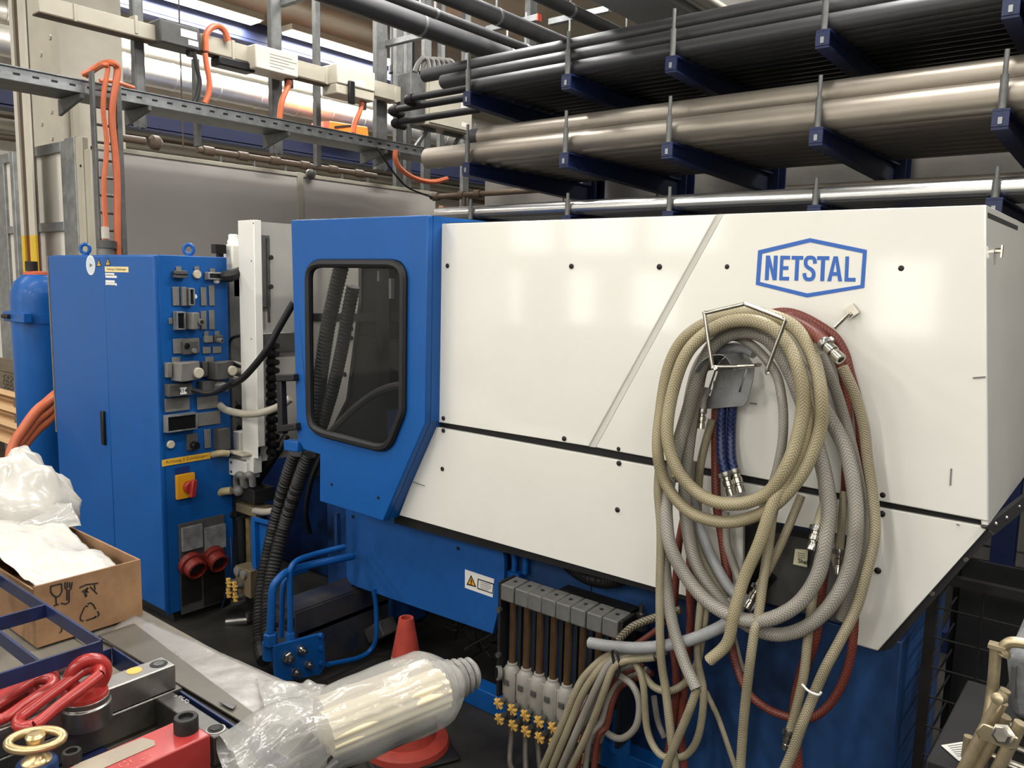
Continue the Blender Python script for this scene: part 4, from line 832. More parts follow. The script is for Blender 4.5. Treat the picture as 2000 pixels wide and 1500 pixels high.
# yellow sticker with lettering, main switch, sockets
p, q = cx_(316, 904), cx_(411, 890); zc = (p.z+q.z)/2
o = MB().box(XC, XC+.001, p.y, q.y, zc-.016, zc+.016).build('yellow_sticker', m_ly, CB, smooth=False); text('print', 'Achtung 2 Zuleitungen', mat('brown print', (120, 70, 20), .6), (XC+.0018, (p.y+q.y)/2, zc), (0, 1, 0), (0, 0, 1), .019, o, depth=0, width=(q.y-p.y)*.86)
cbx('blue_plate', 342, 913, 370, 922, .002, mat('small blue plate', (20, 50, 110), .4))
o = cbx('main_switch', 341, 928, 378, 968, .02, mat('switch yellow', (214, 150, 30), .4)); kn = cknob(364, 949, .03, .02, .045, m_red, o, 'switch_knob'); p = cx_(366, 950); MB().obox((XC+.055, p.y, p.z), (.012, 0, 0), (0, .012, 0), (0, .006, .042)).build('switch_handle', m_red, kn, bevel=.004)
o = cbx('socket_panel', 347, 1024, 440, 1172, .012, m_clipd)
for a, b in ((350, 391), (394, 436)):
    cbx('socket_cover', a, 1030, b, 1066, .03, mat('smoky clear lid', (120, 120, 118), .15, var=.3, scale=20), o, .012)
    cbx('blank_cover', a, 1116, b, 1168, .02, m_dark, o, .012)
for px, py in ((368, 1097), (411, 1085)):
    p = cx_(px, py); so = MB().lathe((XC+.012, p.y, p.z), (1, 0, -.35), [(.062, 0), (.062, .03), (.05, .035), (.05, .075), (.042, .08), (.042, .05)], 20).build('power_socket', mat('socket red', (112, 36, 28), .4, var=.1), o)
    MB().lathe((XC+.03, p.y, p.z), (1, 0, -.35), [(.03, 0), (.03, .05)], 12).build('socket_core', m_shadow, so)
cable([cx_(455, 745, .35), cx_(430, 762, .2), cx_(405, 768, .12), cx_(376, 761, .045)], .012, m_black, 'control_cable', 'thin black cable plugged into the labelled connector')
cable([cx_(436, 540, .02), cx_(450, 539, .06), cx_(475, 530, .05)], .028, m_black, 'control_cable', 'thick black cable behind the top right connector')
# ---- blue pressure cylinder behind the cabinet, orange cables, pallet, collar
YA = 2.05; pc = onY(84, 700, YA); R_ = 50/F*dep(pc)
zt_ = onY(60, 536, YA).z
ac = thing('pressure_cylinder', 'tall blue pressure cylinder behind the left edge of the cabinet', 'cylinder', (pc.x, YA, 0))
prof = [(R_*.9, 0), (R_, .03), (R_, zt_-.16), (R_*.96, zt_-.1), (R_*.84, zt_-.045), (R_*.62, zt_-.012), (R_*.52, zt_)]
MB().lathe((pc.x, YA, 0), (0, 0, 1), prof, 32).build('shell', m_blue, ac)
MB().lathe((pc.x, YA, zt_), (0, 0, 1), [(R_*.52, 0), (R_*.5, .015), (R_*.2, .022)], 24).build('neck_ring', mat('rusty red', (176, 80, 50), .6, var=.2), ac)
MB().lathe((pc.x-.02, YA-.03, zt_+.02), (0, 0, 1), [(.035, 0), (.035, .06)], 10).build('valve', m_dark, ac)
zb = onY(50, 617, YA).z; MB().lathe((pc.x, YA, zb-.03), (0, 0, 1), [(R_+.004, 0), (R_+.004, .06)], 32).build('clamp_band', m_blue, ac)
a, b = onY(24, 607, YA-R_*.7), onY(66, 631, YA-R_*.7); MB().box(a.x, b.x, YA-R_-.006, YA-R_*.75, b.z, a.z).build('clamp_lug', m_blue, ac, bevel=.005)
MB().cyl((a.x+.12, YA-R_-.012, (a.z+b.z)/2), (a.x+.02, YA-R_-.012, (a.z+b.z)/2), .014, n=8).build('clamp_bolt', m_dark, ac)
for k in range(3):
    o_ = (0, 11, 22)[k]
    cable([onY(110, 770+o_, 1.97), onY(92, 786+o_*1.6, 1.9), onY(70, 805+o_*1.6, 1.83), onY(45, 840+o_*1.4, 1.75), onY(28, 868+o_*1.4, 1.7), onY(20, 900+o_, 1.66), onY(18, 960, 1.64), onY(20, 1040, 1.62)], .03, m_orange, 'power_cable', ('uppermost', 'middle', 'lowest')[k]+' of the thick orange cables curving down beside the blue cylinder', n=10)
m_wood = mat('pale pallet wood', (226, 186, 140), .7, var=.12, scale=6, stretch=(.3, 3, 6)); m_woodd = mat('grey weathered wood', (104, 92, 76), .75, var=.2, scale=6, stretch=(.3, 3, 6))
YW = 2.3; pxL, pxR = onY(-70, 800, YW).x, onY(60, 800, YW).x
zs = [onY(15, y, YW).z for y in (768, 798, 828, 862)]
pal = thing('pallet_stack', 'stack of pale wooden pallets at the left edge', 'pallet', ((pxL+pxR)/2, YW+.3, 0))
for i, z in enumerate(zs):
    for k in range(2): bx('board', m_wood, pxL, pxR, YW+k*.13, YW+k*.13+.11, z-.022, z+.022, pal, .003)
    if i < 3:
        for xx in (pxL+.05, pxR-.35, pxR-.12): bx('block', m_woodd, xx, xx+.12, YW+.01, YW+.23, zs[i+1]+.022, z-.022, pal)
for xx in (pxL+.05, pxR-.12): bx('block', m_woodd, xx, xx+.12, YW+.01, YW+.23, 0, zs[3]-.022, pal)
col_ = thing('pallet_collar', 'dark wooden pallet collar with black stencil letters on top of the pallets', 'crate', ((pxL+pxR)/2, YW, zs[0]+.02))
zz = onY(15, 702, YW).z; zmid = (zs[0]+zz)/2+.03
for z0, z1 in ((zs[0]+.022, zmid-.003), (zmid+.003, zz)):
    bx('board', m_woodd, pxL, pxR, YW, YW+.022, z0, z1, col_, .003); bx('board', m_woodd, pxR-.022, pxR, YW+.022, YW+.24, z0, z1, col_, .003)
text('stencil', 'SBB', m_shadow, onY(16, 752, YW-.0005), (1, 0, 0), (0, 0, 1), .07, col_, depth=0, width=.2); 
text('stencil_mark', '<+>', m_shadow, onY(16, 738, YW-.0005), (1, 0, 0), (0, 0, 1), .05, col_, depth=0, width=.2)
# ================================================================== white column with hose manifold
YV = 2.25
wc = thing('manifold_column', 'white sheet steel column between the blue cabinet and the blue door', 'machine part', (onY(490, 700, YV).x, YV+.1, 0))
x0, x1 = onY(468, 600, YV).x, onY(499, 600, YV).x; zt2 = onY(480, 430, YV).z; zb2 = onY(480, 890, YV).z
x2 = onX(512, 430, x1).x
yl = onX(513, 600, x1).y; yr = onX(580, 600, x1).y
wcv = MB().box(x0, x1-.004, YV, YV+.004, zb2+.0, zt2).box(x1-.004, x1, YV, yl, zb2+.06, zt2).box(x0, x0+.004, YV+.004, YV+.1, zb2, zt2).build('cover', m_white, wc, bevel=.002)
bx('side_panel', mat('grey column inside', (150, 148, 142), .5, var=.05), x1-.03, x1-.02, yl, yr+.05, onX(540, 650, x1).z, zt2-.005, wc); bx('side_panel', m_wallgrey, x1-.05, x1-.04, yl, yr+.1, onX(540, 900, x1).z, onX(540, 652, x1).z, wc)
bx('cross_rail', m_clipd, x1-.04, x1-.02, yl, yr+.05, onX(540, 688, x1).z, onX(540, 652, x1).z, wc)
bx('guide_rail', m_steel, x1-.004, x1+.004, onX(522, 550, x1).y, onX(526, 550, x1).y, onX(524, 630, x1).z, onX(524, 465, x1).z, wc)
bx('guide_base', m_clipd, x1-.02, x1-.004, yl, onX(529, 550, x1).y, onX(524, 600, x1).z, onX(524, 460, x1).z, wc)
for py in (503, 560): p = onX(528, py, x1); MB().lathe((x1-.004, p.y, p.z), (1, 0, 0), [(.012, 0), (.012, .014)], 8).build('guide_bolt', m_shadow, wc)
for px, py in ((491, 510), (491, 662), (495, 436)): p = onY(px, py, YV); MB().lathe(p, (0, -1, 0), [(.004, 0), (.004, .001)], 8).build('screw', m_clipd, wc)
for py in range(675, 885, 16):
    p = onX(530, py, x1-.02); MB().lathe((x1-.04, p.y, p.z), (1, .15, 0), [(.022, 0), (.022, .035), (.015, .04), (.015, .06)], 8).build('hose_plug', m_blackgloss, wc)
bx('manifold_block', m_shadow, x1-.12, x1-.041, onX(515, 780, x1).y, onX(538, 780, x1).y, onX(530, 885, x1).z, onX(530, 665, x1).z, wc)
# brackets and fittings below the cover
def yb(name, a, b, m, y=YV, d=.05, par=wc): p, q = onY(a[0], a[1], y), onY(b[0], b[1], y); return MB().box(p.x, q.x, y, y+d, q.z, p.z).build(name, m, par, bevel=.003)
yb('lower_bracket', (443, 893), (481, 937), m_white, YV-.03, .08); yb('lower_bracket', (480, 890), (495, 926), m_white, YV-.01); yb('side_bracket', (455, 842), (468, 880), m_white, YV+.01)
for px, py in ((452, 903), (452, 921)): p = onY(px, py, YV-.03); MB().lathe(p, (0, -1, 0), [(.008, 0), (.006, .005)], 8).build('screw', m_steel, wc)
yb('terminal_block', (443, 880), (475, 893), mat('cream cap', (186, 178, 158), .5), YV-.05, .06)
for px in (468, 486): 
    MB().tube([onY(px-6, 950, YV-.02), onY(px-6, 934, YV-.03), onY(px, 927, YV-.05), onY(px+6, 932, YV-.04), onY(px+8, 948, YV-.03)], .018, 10, 5).build('elbow_fitting', m_clip, wc)
MB().ball(onY(466, 958, YV-.03), .03, 12).build('elbow_fitting', m_clip, wc)
yb('valve_body', (452, 945), (497, 985), m_dark, YV-.02, .12); o = yb('tube_bracket', (460, 982), (500, 1012), mat('tarnished bracket', (122, 108, 84), .5, metal=.4, var=.2), YV-.03, .1)
for (a, b), r, m in (((470, 1012), (470, 1120)), .026, m_shadow), (((487, 1012), (487, 1110)), .02, mat('brown sight glass', (110, 94, 62), .25, var=.3, scale=20)):
    p, q = onY(*a, YV+.01), onY(a[0]+3, b[1], YV+.01); q.x = p.x; MB().cyl(p, q, r, n=12).build('sight_tube', m, wc)
bx('stand', m_shadow, onY(466, 1150, YV).x, onY(490, 1150, YV).x, YV+.04, YV+.1, 0, onY(470, 990, YV).z, wc)
# small blue bracket right of the tubes
bl_ = MB().prism(pY([(490, 1010), (528, 1021), (523, 1025), (497, 1018), (500, 1112), (493, 1116)], 2.16), (0, .02, 0)).box(onY(497, 1060, 2.2).x, onY(530, 1060, 2.2).x, 2.181, 2.195, onY(500, 1110, 2.2).z, onY(500, 1018, 2.2).z)
bl_.build('blue_bracket', m_blue, wc)
# manifold with yellow star knobs
def starknob(p, d, r, par, m=None):
    d = V(d).normalized(); a = d.cross(V((0, 0, 1))).normalized(); b = d.cross(a)
    MB().lathe(p, d, [(r*.6, 0), (r*.6, r*.8), (r*.5, r*1.2)], 10).build('valve_stem', m_clipd, par)
    k = MB(); c = p+d*r*1.4
    for i in range(3):
        t = math.pi*i/3+.3; u = (a*math.cos(t)+b*math.sin(t))
        k.obox(c, u*r, d*r*.28, d.cross(u)*r*.17)
    return k.build('star_knob', m or mat('yellow star knob', (206, 164, 84), .45, var=.08), par, bevel=.0015)
yb('valve_block', (459, 1104), (490, 1170), mat('tarnished bracket', (122, 108, 84), .5), 2.13, .08)
for px, py in ((465, 1115), (477, 1122)): p = onY(px, py, 2.13); MB().lathe(p, (0, -1, 0), [(.022, 0), (.022, .012), (.014, .014)], 14).build('gauge', m_clip, wc)
for px, py in ((457, 1136), (469, 1143), (457, 1156), (470, 1164)): starknob(onY(px+4, py, 2.13), (-.25, -1, .05), .026, wc)
p = onY(485, 1212, 2.13); MB().cyl(p, p+V((-.09, -.06, -.015)), .02, n=12).cyl(p+V((-.09, -.06, -.015)), p+V((-.091, -.0605, -.0152)), .012, n=10).cyl(p, p+V((0, 0, .04)), .013, n=8).build('drain_cock', m_steel, wc)
# hoses and cables round the column
def hz(pts, r, m, label, y=None, name='hose', n=10, cat='hose', ring=None, sub=6, grp=None):
    return tag(MB().tube(pts, r, n, sub, ring=ring).build(name, m), label, cat, grp)
m_hgrey = mat('grey plastic tube', (158, 152, 138), .45, var=.1, scale=12); m_hbeige = mat('beige plastic tube', (168, 154, 118), .45, var=.12, scale=12)
hz([onY(428, 770, 2.3), onY(426, 785, 2.2), onY(440, 800, 2.16), onY(475, 808, 2.14), onY(510, 806, 2.14), onY(545, 794, 2.17), onY(568, 778, 2.2)], .018, m_hgrey, 'grey tube looping in front of the white column')
hz([onY(574, 590, 2.2), onY(545, 640, 2.17), onY(520, 685, 2.14), onY(485, 728, 2.13), onY(465, 745, 2.12), onY(440, 756, 2.1), onY(420, 764, 2.06)], .016, m_black, 'black cable slanting across the white column to the connectors', cat='cable')
hz([onY(452, 958, YV-.05), onY(430, 962, 2.17), onY(405, 978, 2.15), onY(412, 972, 2.15)], .02, m_hbeige, 'stub of beige tube sticking out left under the column')
hz([onY(445, 870, 2.28), onY(418, 910, 2.2), onY(405, 960, 2.2), onY(415, 995, 2.2), onY(440, 1008, 2.22), onY(458, 1003, 2.24)], .02, m_black, 'black hose looping left of the column foot')
hz([onY(415, 888, 2.12), onY(430, 885, 2.14), onY(446, 886, 2.18)], .017, m_hbeige, 'short beige cable end over the yellow sticker')
hz([onY(498, 998, 2.22), onY(515, 1000, 2.2), onY(535, 998, 2.2)], .017, m_hgrey, 'short grey tube between bracket and corrugated hose')
hz([onY(440, 940, 2.24), onY(446, 1000, 2.24), onY(452, 1090, 2.2), onY(448, 1130, 2.18), onY(430, 1200, 2.15)], .006, mat('dark blue wire', (40, 50, 80), .4), 'thin dark blue wire hanging down beside the sockets', cat='cable')
for k, (a, b, c) in enumerate(((442, 690, 26), (445, 700, 28), (440, 715, 30))):
    hz([onY(a+30, b-15, 2.4), onY(a+4, b-4, 2.32), onY(a-2, b+c*.3, 2.28), onY(a+8, b+c*.7, 2.28), onY(a+35, b+c, 2.34)], .016, m_hgrey, ('upper', 'middle', 'lower')[k]+' grey tube of the coil between cabinet and column')
hz([onY(470, 655, 2.3), onY(452, 662, 2.28), onY(444, 685, 2.27), onY(452, 705, 2.28), onY(470, 716, 2.3)], .008, m_black, 'thin black cable coil between cabinet and column', cat='cable')
for k in range(8):
    hz([onY(452+k % 3*6, 770+k*14, 2.34), onY(445+k % 2*6, 778+k*14, 2.31), onY(468, 784+k*13, 2.33)], .016, m_black if k % 3 else m_clip, ORD[k]+' short dark hose end from the top behind the white column', grp='hose ends behind the white column')
for k in range(5):
    hz([onY(560-k*3, 850+k*6, 2.4), onY(540-k*5, 885+k*8, 2.36), onY(515-k*3, 905+k*9, 2.33), onY(496, 920+k*8, 2.3)], .018, m_dark if k % 2 else m_black, ORD[k]+' dark oily hose from the top running behind the column below the handle', grp='oily hoses behind the handle')
# black corrugated hoses
for k, pts in enumerate(([(578, 884), (560, 935), (540, 1010), (522, 1090), (512, 1150), (508, 1210), (509, 1262), (516, 1290)], [(604, 886), (582, 945), (558, 1020), (540, 1085), (528, 1145), (524, 1200), (527, 1255), (530, 1280)])):
    n = len(pts); P3 = [onY(p[0], p[1], 2.14-.015*k-(.28*max(0, i-2)/(n-3))) for i, p in enumerate(pts)]
    P3[-1].z = max(P3[-1].z, .03)
    hz(P3, .030, m_black, ('left', 'right')[k]+' thick black corrugated hose sagging from the blue door to the floor', name='corrugated_hose', ring=lambda L_: 1+.09*math.sin(L_*2*math.pi/.016), sub=34, n=12)
hz([onY(628, 890, 2.3), onY(608, 940, 2.3), onY(598, 1000, 2.34), onY(605, 1040, 2.4)], .012, m_black, 'thin black cable right of the corrugated hoses', cat='cable')
for k, pts in enumerate(([(668, 515), (655, 570), (640, 640), (628, 720), (618, 800), (612, 850)], [(690, 560), (680, 610), (668, 680), (650, 760), (632, 820), (622, 850)])):
    hz([onY(p[0], p[1], 2.36+.03*k) for p in pts], (.034, .03)[k], m_black, ('left', 'right')[k]+' black corrugated hose seen through the door window', name='corrugated_hose', ring=lambda L_: 1+.07*math.sin(L_*2*math.pi/.018), sub=34, n=12)
# valve head and cylinder tops behind the cabinet
vh = thing('valve_head', 'white valve head with black clip poking up behind the cabinet', 'valve', onX(448, 560, -3.75))
def v3(px, py, x=-3.72): return onX(px, py, x)
a, b = v3(436, 535), v3(462, 478); MB().box(-3.80, -3.70, a.y+.04, b.y+.04, a.z-.12, b.z).build('body', mat('enamel white', (220, 216, 206), .35), vh, bevel=.008)
p = v3(452, 478); MB().lathe((-3.75, p.y+.03, p.z), (0, 0, 1), [(.03, 0), (.03, .02), (.024, .03), (.024, .05), (.016, .055)], 14).build('cap', m_lw, vh)
a, b = v3(421, 487), v3(442, 478); MB().box(-3.76, -3.72, a.y+.0, b.y+.0, a.z-.02, b.z).box(-3.75, -3.73, a.y+.02, a.y+.05, 1.72, a.z-.02).build('clip', m_blackgloss, vh)
MB().box(-3.80, -3.70, a.y+.06, b.y+.08, 0, a.z-.1).build('stand', m_clip, vh)
# ================================================================== water flow regulator
YQ = 2.06
FR = thing('flow_regulator', 'grey water flow regulator with brown sight tubes and yellow star knobs', 'regulator', (-1.45, YQ+.1, 0))
xk = [onY(px, 1250+(px-988)*.33, YQ).x for px in (988, 1015.5, 1041, 1068, 1096, 1125, 1156)]; dx_ = (xk[-1]-xk[0])/6; xk.append(xk[-1]+dx_)
zh1, zh0 = onY(968, 1137, YQ).z, onY(968, 1172, YQ).z; zb1 = onY(988, 1306, YQ).z
x0h = xk[0]-dx_*.5
for k, x in enumerate(xk):
    o = MB().prism([(x-dx_/2+.0015, YQ, zh0+.008), (x-dx_/2+.0015, YQ, zh1), (x-dx_/2+.0015, YQ+.085, zh1+.004), (x-dx_/2+.0015, YQ+.085, zh0), (x-dx_/2+.0015, YQ+.02, zh0)], (dx_-.003, 0, 0)).build('header_block', mat('grey regulator plastic', (92, 91, 88), .5, var=.14, scale=20), FR, bevel=.004)
    MB().lathe((x, YQ+.045, zh1+.001), (0, 0, 1), [(.007, 0), (.007, .003)], 8).build('plug', m_shadow, o)
    t_ = MB().cyl((x, YQ+.04, zb1-.01), (x, YQ+.04, zh0), .014, n=14).build('sight_tube', mat('brown sight tube', (86, 66, 44), .22, c2=(52, 38, 26), scale=14, stretch=(1, 1, .3)), FR)
    MB().box(x+.017, x+.03, YQ+.045, YQ+.06, zb1, zh0).build('scale_rail', m_shadow, t_)
    if k < 7:
        zt3 = zb1; zb3 = zb1-.115
        o = MB().lathe((x, YQ+.04, zb3), (0, 0, 1), [(.024, -.03), (.031, 0), (.032, .03), (.032, .075), (.028, .105), (.019, .115), (.019, .125)], 16).box(x-dx_/2+.001, x+dx_/2-.001, YQ+.02, YQ+.075, zb3+.005, zb3+.1).build('valve_body', mat('pale regulator plastic', (142, 138, 130), .45, var=.1, scale=16), FR, bevel=.002)
        MB().box(x-.011, x+.011, YQ+.004, YQ+.0085, zb3+.05, zb3+.072).build('window', m_clipd, o, bevel=.003)
        for r_, zz, yy in ((0, zb3-.002, -.01), (1, zb3-.062, -.004)):
            starknob(V((x-.002, YQ+.012+yy, zz)), (-.1, -1, -.12), .021, FR)
        MB().lathe((x, YQ+.04, zb3-.1), (0, 0, 1), [(.02, 0), (.02, .07)], 12).build('valve_foot', m_clipd, FR)
p = V((xk[0]-dx_*.5-.004, YQ+.01, zb1-.03)); MB().lathe(p+V((.004, 0, 0)), (-.55, -.8, .1), [(.026, 0), (.026, .012), (.021, .014)], 18).build('gauge', m_clip, FR); MB().lathe(p+V((-.004, -.011, .001)), (-.55, -.8, .1), [(.019, 0), (.019, .0015)], 18).build('gauge_face', m_blackgloss, FR)
for x in (x0h-.008, xk[-1]+dx_*.5+.008): MB().box(x-.006, x+.006, YQ+.005, YQ+.09, zb1-.12, zh1+.004).build('end_frame', m_black, FR, bevel=.002)
for z in (zh0-.03, zb1+.04): MB().lathe((x0h-.002, YQ+.0, z), (0, -1, 0), [(.009, -.006), (.009, .008)], 10).build('bolt', m_steel, FR)
MB().lathe((xk[-1]+dx_*.5+.008, YQ+.005, zh0+.02), (0, -1, 0), [(.008, -.002), (.006, .006)], 10).build('bolt', m_chrome, FR)
bx('back_plate', m_blue, x0h-.02, xk[-1]+dx_*.5, YQ+.095, YQ+.11, zb1-.2, zh1-.03, FR)
MB().box(-1.6, -1.3, YQ+.11, 2.34, .45, .6).build('wall_bracket', m_shadow, FR)
# dark supply hoses under the regulator
for k in range(7):
    x = xk[k]; z = zb1-.21
    hz([(x, YQ+.04, z+.005), (x+.004, YQ+.04, z-.05), (x+.03+.01*k, YQ+.0, z-.16 if z > .17 else .03), (x+.08+.012*k, YQ-.04, .022)], .0105, mat('dark braided hose', (88, 82, 72), .45, var=.15, scale=30), ORD[k]+' dark supply hose from the left under the flow regulator', grp='supply hoses under the flow regulator')
# ================================================================== hose hanger on the guard
m_hang = m_chrome
HG = thing('hose_hanger', 'chrome wire hose hanger with a sheet metal saddle on the white guard', 'hanger', onY(1430, 720, 2.1))
yf = 1.905
MB().tube([onY(*p, yf) for p in ((1500, 730), (1500, 718), (1531, 634), (1532, 626), (1527, 622), (1458, 595.5), (1450, 595), (1382, 611), (1377, 617), (1391, 712), (1395, 716), (1440, 716))], .0052, 10, 3).build('wire_frame', m_hang, HG)
MB().tube([onY(1395, 716, yf), onY(1398, 719, yf+.01), onY(1404, 713, 2.13)], .0052, 8, 3).build('wire_stay', m_hang, HG); MB().tube([onY(1440, 716, yf), onY(1482, 713, yf+.03), onY(1480, 710, 2.13)], .0052, 8, 3).build('wire_stay', m_hang, HG)
slp = pY([(1396, 722), (1474, 717), (1470, 745), (1459, 785), (1452, 793), (1369, 800)], 2.085)
slots = [pY([(1398, 725), (1402, 725), (1387, 773), (1383, 773)], 2.085), pY([(1456, 721), (1460, 721), (1446, 766), (1442, 766)], 2.085)]
sd = plate(MB(), slp, slots, (0, .003, 0)).build('saddle_plate', m_galv, HG, bevel=.001)
sa = MB(); arc = pY([(1396, 722), (1408, 704), (1425, 692), (1442, 688), (1458, 693), (1474, 717)], 2.085); sa.prism(arc, (0, .004, 0))
sp_ = spline(arc, 3)
for i in range(len(sp_)-1): sa.prism([sp_[i], sp_[i+1], sp_[i+1]-V((0, .13, 0)), sp_[i]-V((0, .13, 0))], (0, 0, .002))
sa.build('saddle', m_galv, HG)
MB().bar(onY(1420, 740, 2.09), onY(1420, 740, 2.146), .05, .05).build('mount', m_galvd, HG)
MB().cyl(onY(1630, 641, 2.12), onY(1660, 612, 2.12), .005, n=8).obox(onY(1664, 607, 2.135), V((.01, 0, .008)), V((-.009, 0, .011)), V((0, .006, 0))).cyl(onY(1659, 613, 2.135), onY(1659, 613, 2.146), .006, n=8).build('side_stay', m_hang, HG)
# ================================================================== the hoses
K = 2.06/F
h_be = braid('beige braided hose', (176, 167, 138), (138, 127, 98), k=120, tw=11); h_gr = braid('grey braided hose', (160, 156, 147), (122, 117, 108), k=120, tw=11)
h_si = braid('silver braided hose', (170, 171, 172), (128, 130, 133), k=170, tw=13); h_re = braid('red braided hose', (122, 58, 44), (92, 42, 33), k=110, tw=5, rough=.45); h_bl = braid('blue braided hose', (34, 52, 104), (20, 30, 66), k=70, tw=5)
h_th = braid('pale thin braided hose', (168, 160, 136), (122, 112, 88), k=150, tw=8)
def hose(pts, r, Y, m, label, closed=False, grp=None, name='hose', fit0=None, fit1=None, sub=8):
    n = len(pts); ys = Y if isinstance(Y, (list, tuple)) else [Y]
    P3 = []
    for i, p in enumerate(pts):
        t = i/max(1, n-1)*(len(ys)-1); a = min(int(t), len(ys)-1); b = min(a+1, len(ys)-1); y = ys[a]+(ys[b]-ys[a])*(t-a)
        q = onY(p[0], p[1], y); q.z = max(q.z, r*K+.002); P3.append(q)
    P3 = [q+V((.002*math.sin(i*1.7+len(label)), .004*math.sin(i*2.3+r), 0)) for i, q in enumerate(P3)]
    if not (fit0 or fit1): return tag(MB().tube(P3, r*K, 12, sub, closed=closed).build(name, m), label, 'hose', grp)
    t = thing(name, label, 'hose', P3[0], grp); MB().tube(P3, r*K, 12, sub).build('hose_run', m, t)
    for f, p, d in ((fit0, P3[0], P3[0]-P3[1]), (fit1, P3[-1], P3[-1]-P3[-2])):
        if not f: continue
        d.normalize(); R0 = r*K; s = f*K
        MB().lathe(p-d*.012, d, [(R0*1.12, 0), (R0*1.2, .003), (R0*1.2, .012), (R0*1.12, .015)], 16).build('hose_clamp', m_steel, t)
        a_ = d.orthogonal().normalized(); MB().obox(p-d*.004+a_*R0*1.35, d*.006, a_*R0*.25, d.cross(a_)*.005).build('clamp_screw', m_steel, t)
        MB().lathe(p, d, [(R0*.85, 0), (R0*.85, s*.22), (R0*1.1, s*.26), (R0*1.1, s*.5), (R0*.8, s*.54), (R0*.8, s*.62), (R0*.95, s*.66), (R0*.95, s), (R0*.6, s), (R0*.6, s*.8)], 14).build('coupling', m_chrome, t)
    return t
A_ = [(1440, 626), (1388, 644), (1342, 690), (1313, 770), (1304, 850), (1320, 912), (1355, 958), (1400, 980), (1450, 983), (1498, 962), (1536, 915), (1560, 850), (1568, 780), (1558, 715), (1532, 662), (1492, 632)]
hose(A_, 13, 1.945, h_be, 'beige braided hose, front inner ring of the coil on the hanger', True)
B_ = [(1455, 612), (1395, 624), (1340, 660), (1305, 718), (1289, 800), (1286, 880), (1300, 945), (1343, 997), (1400, 1018), (1460, 1014), (1520, 982), (1568, 920), (1600, 840), (1606, 770), (1588, 700), (1553, 642), (1508, 617)]
hose(B_, 12.5, 1.965, h_be, 'beige braided hose, largest front ring of the coil on the hanger', True)
hose([(1325, 930), (1301, 850), (1300, 780), (1318, 712), (1355, 660), (1410, 628), (1470, 622), (1515, 640), (1548, 690), (1568, 750), (1577, 810), (1568, 870), (1540, 930), (1512, 975), (1482, 1060), (1453, 1133), (1435, 1199), (1418, 1256), (1385, 1290)], 12, [1.99, 1.985, 1.98, 1.95, 1.93], h_be, 'beige braided hose leaving the coil and ending in mid air below the guard')
D_ = [(1450, 648), (1402, 668), (1364, 724), (1344, 800), (1324, 880), (1302, 960), (1300, 1010), (1312, 1070), (1340, 1128), (1377, 1170), (1420, 1198), (1464, 1213), (1512, 1206), (1559, 1177), (1596, 1126), (1614, 1060), (1618, 985), (1600, 890), (1572, 795), (1538, 715), (1500, 662)]
hose(D_, 14.5, [2.0, 2.01, 1.97, 1.95, 1.97, 2.02, 2.01], h_gr, 'thick grey braided hose whose loop hangs lowest in the middle', True)
E_ = [(1460, 640), (1412, 655), (1374, 705), (1357, 780), (1347, 870), (1337, 960), (1342, 1040), (1364, 1110), (1407, 1175), (1450, 1214), (1490, 1234), (1532, 1240), (1581, 1221), (1624, 1177), (1656, 1115), (1673, 1040), (1670, 970), (1650, 880), (1612, 800), (1568, 725), (1516, 665)]
hose(E_, 14, [2.035, 2.045, 2.02, 2.0, 2.0, 2.04, 2.04], h_gr, 'thick grey braided hose with the widest loop, right of the other grey one', True)
hose([(1322, 940), (1335, 850), (1345, 770), (1365, 708), (1400, 668), (1430, 658), (1462, 668), (1490, 694), (1514, 732), (1528, 776), (1531, 822), (1526, 872), (1512, 935), (1490, 990)], 9, [2.05, 2.06, 2.03, 1.99, 2.02], h_gr, 'slim grey hose forming the innermost ring over the saddle')
hose([(1475, 690), (1450, 680), (1418, 682), (1388, 702), (1363, 738), (1350, 778), (1341, 822), (1338, 880), (1346, 950), (1362, 1020), (1392, 1090), (1428, 1150), (1470, 1190)], 11.5, [2.06, 2.06, 2.06, 2.07, 2.05], h_si, 'silver braided hose passing under the rings at the left of the saddle')
hose([(1646, 716), (1668, 770), (1687, 835), (1697, 895), (1703, 960), (1707, 1042), (1695, 1115), (1673, 1188), (1640, 1250), (1611, 1306), (1589, 1361), (1567, 1416), (1545, 1471), (1520, 1530)], 10, [2.02, 2.06, 2.03, 1.97, 1.92], h_th, 'long pale hose hanging furthest right and slanting to the bottom edge')
hose([(1602, 690), (1632, 760), (1655, 840), (1672, 920), (1684, 1000), (1684, 1080), (1668, 1150), (1640, 1210)], 11, [2.06, 2.09, 2.08, 2.05], h_gr, 'grey braided hose just inside the furthest right hose')
hose([(1560, 760), (1590, 840), (1606, 930), (1618, 1030), (1640, 1120)], 10, [2.08, 2.08, 2.06], h_gr, 'grey braided hose behind the right side of the rings')
hose([(1500, 614), (1530, 610), (1560, 616), (1597, 634), (1627, 658), (1648, 690), (1662, 730), (1676, 800), (1684, 900), (1690, 1000), (1688, 1090), (1670, 1170)], 10, [2.10, 2.11, 2.12, 2.11], h_re, 'red brown hose over the top right, running down behind the right hoses')
hose([(1510, 622), (1545, 618), (1580, 632), (1612, 660), (1640, 710), (1652, 790), (1655, 880), (1652, 960)], 9, [2.06, 2.09, 2.10, 2.11], h_re, 'red brown hose between the two other red hoses at the top right')
hose([(1500, 618), (1530, 622), (1562, 635), (1592, 654), (1613, 674)], 11, [2.04, 2.02, 1.99, 1.96], h_re, 'short red hose end with a bright coupling at the upper right', fit1=44)
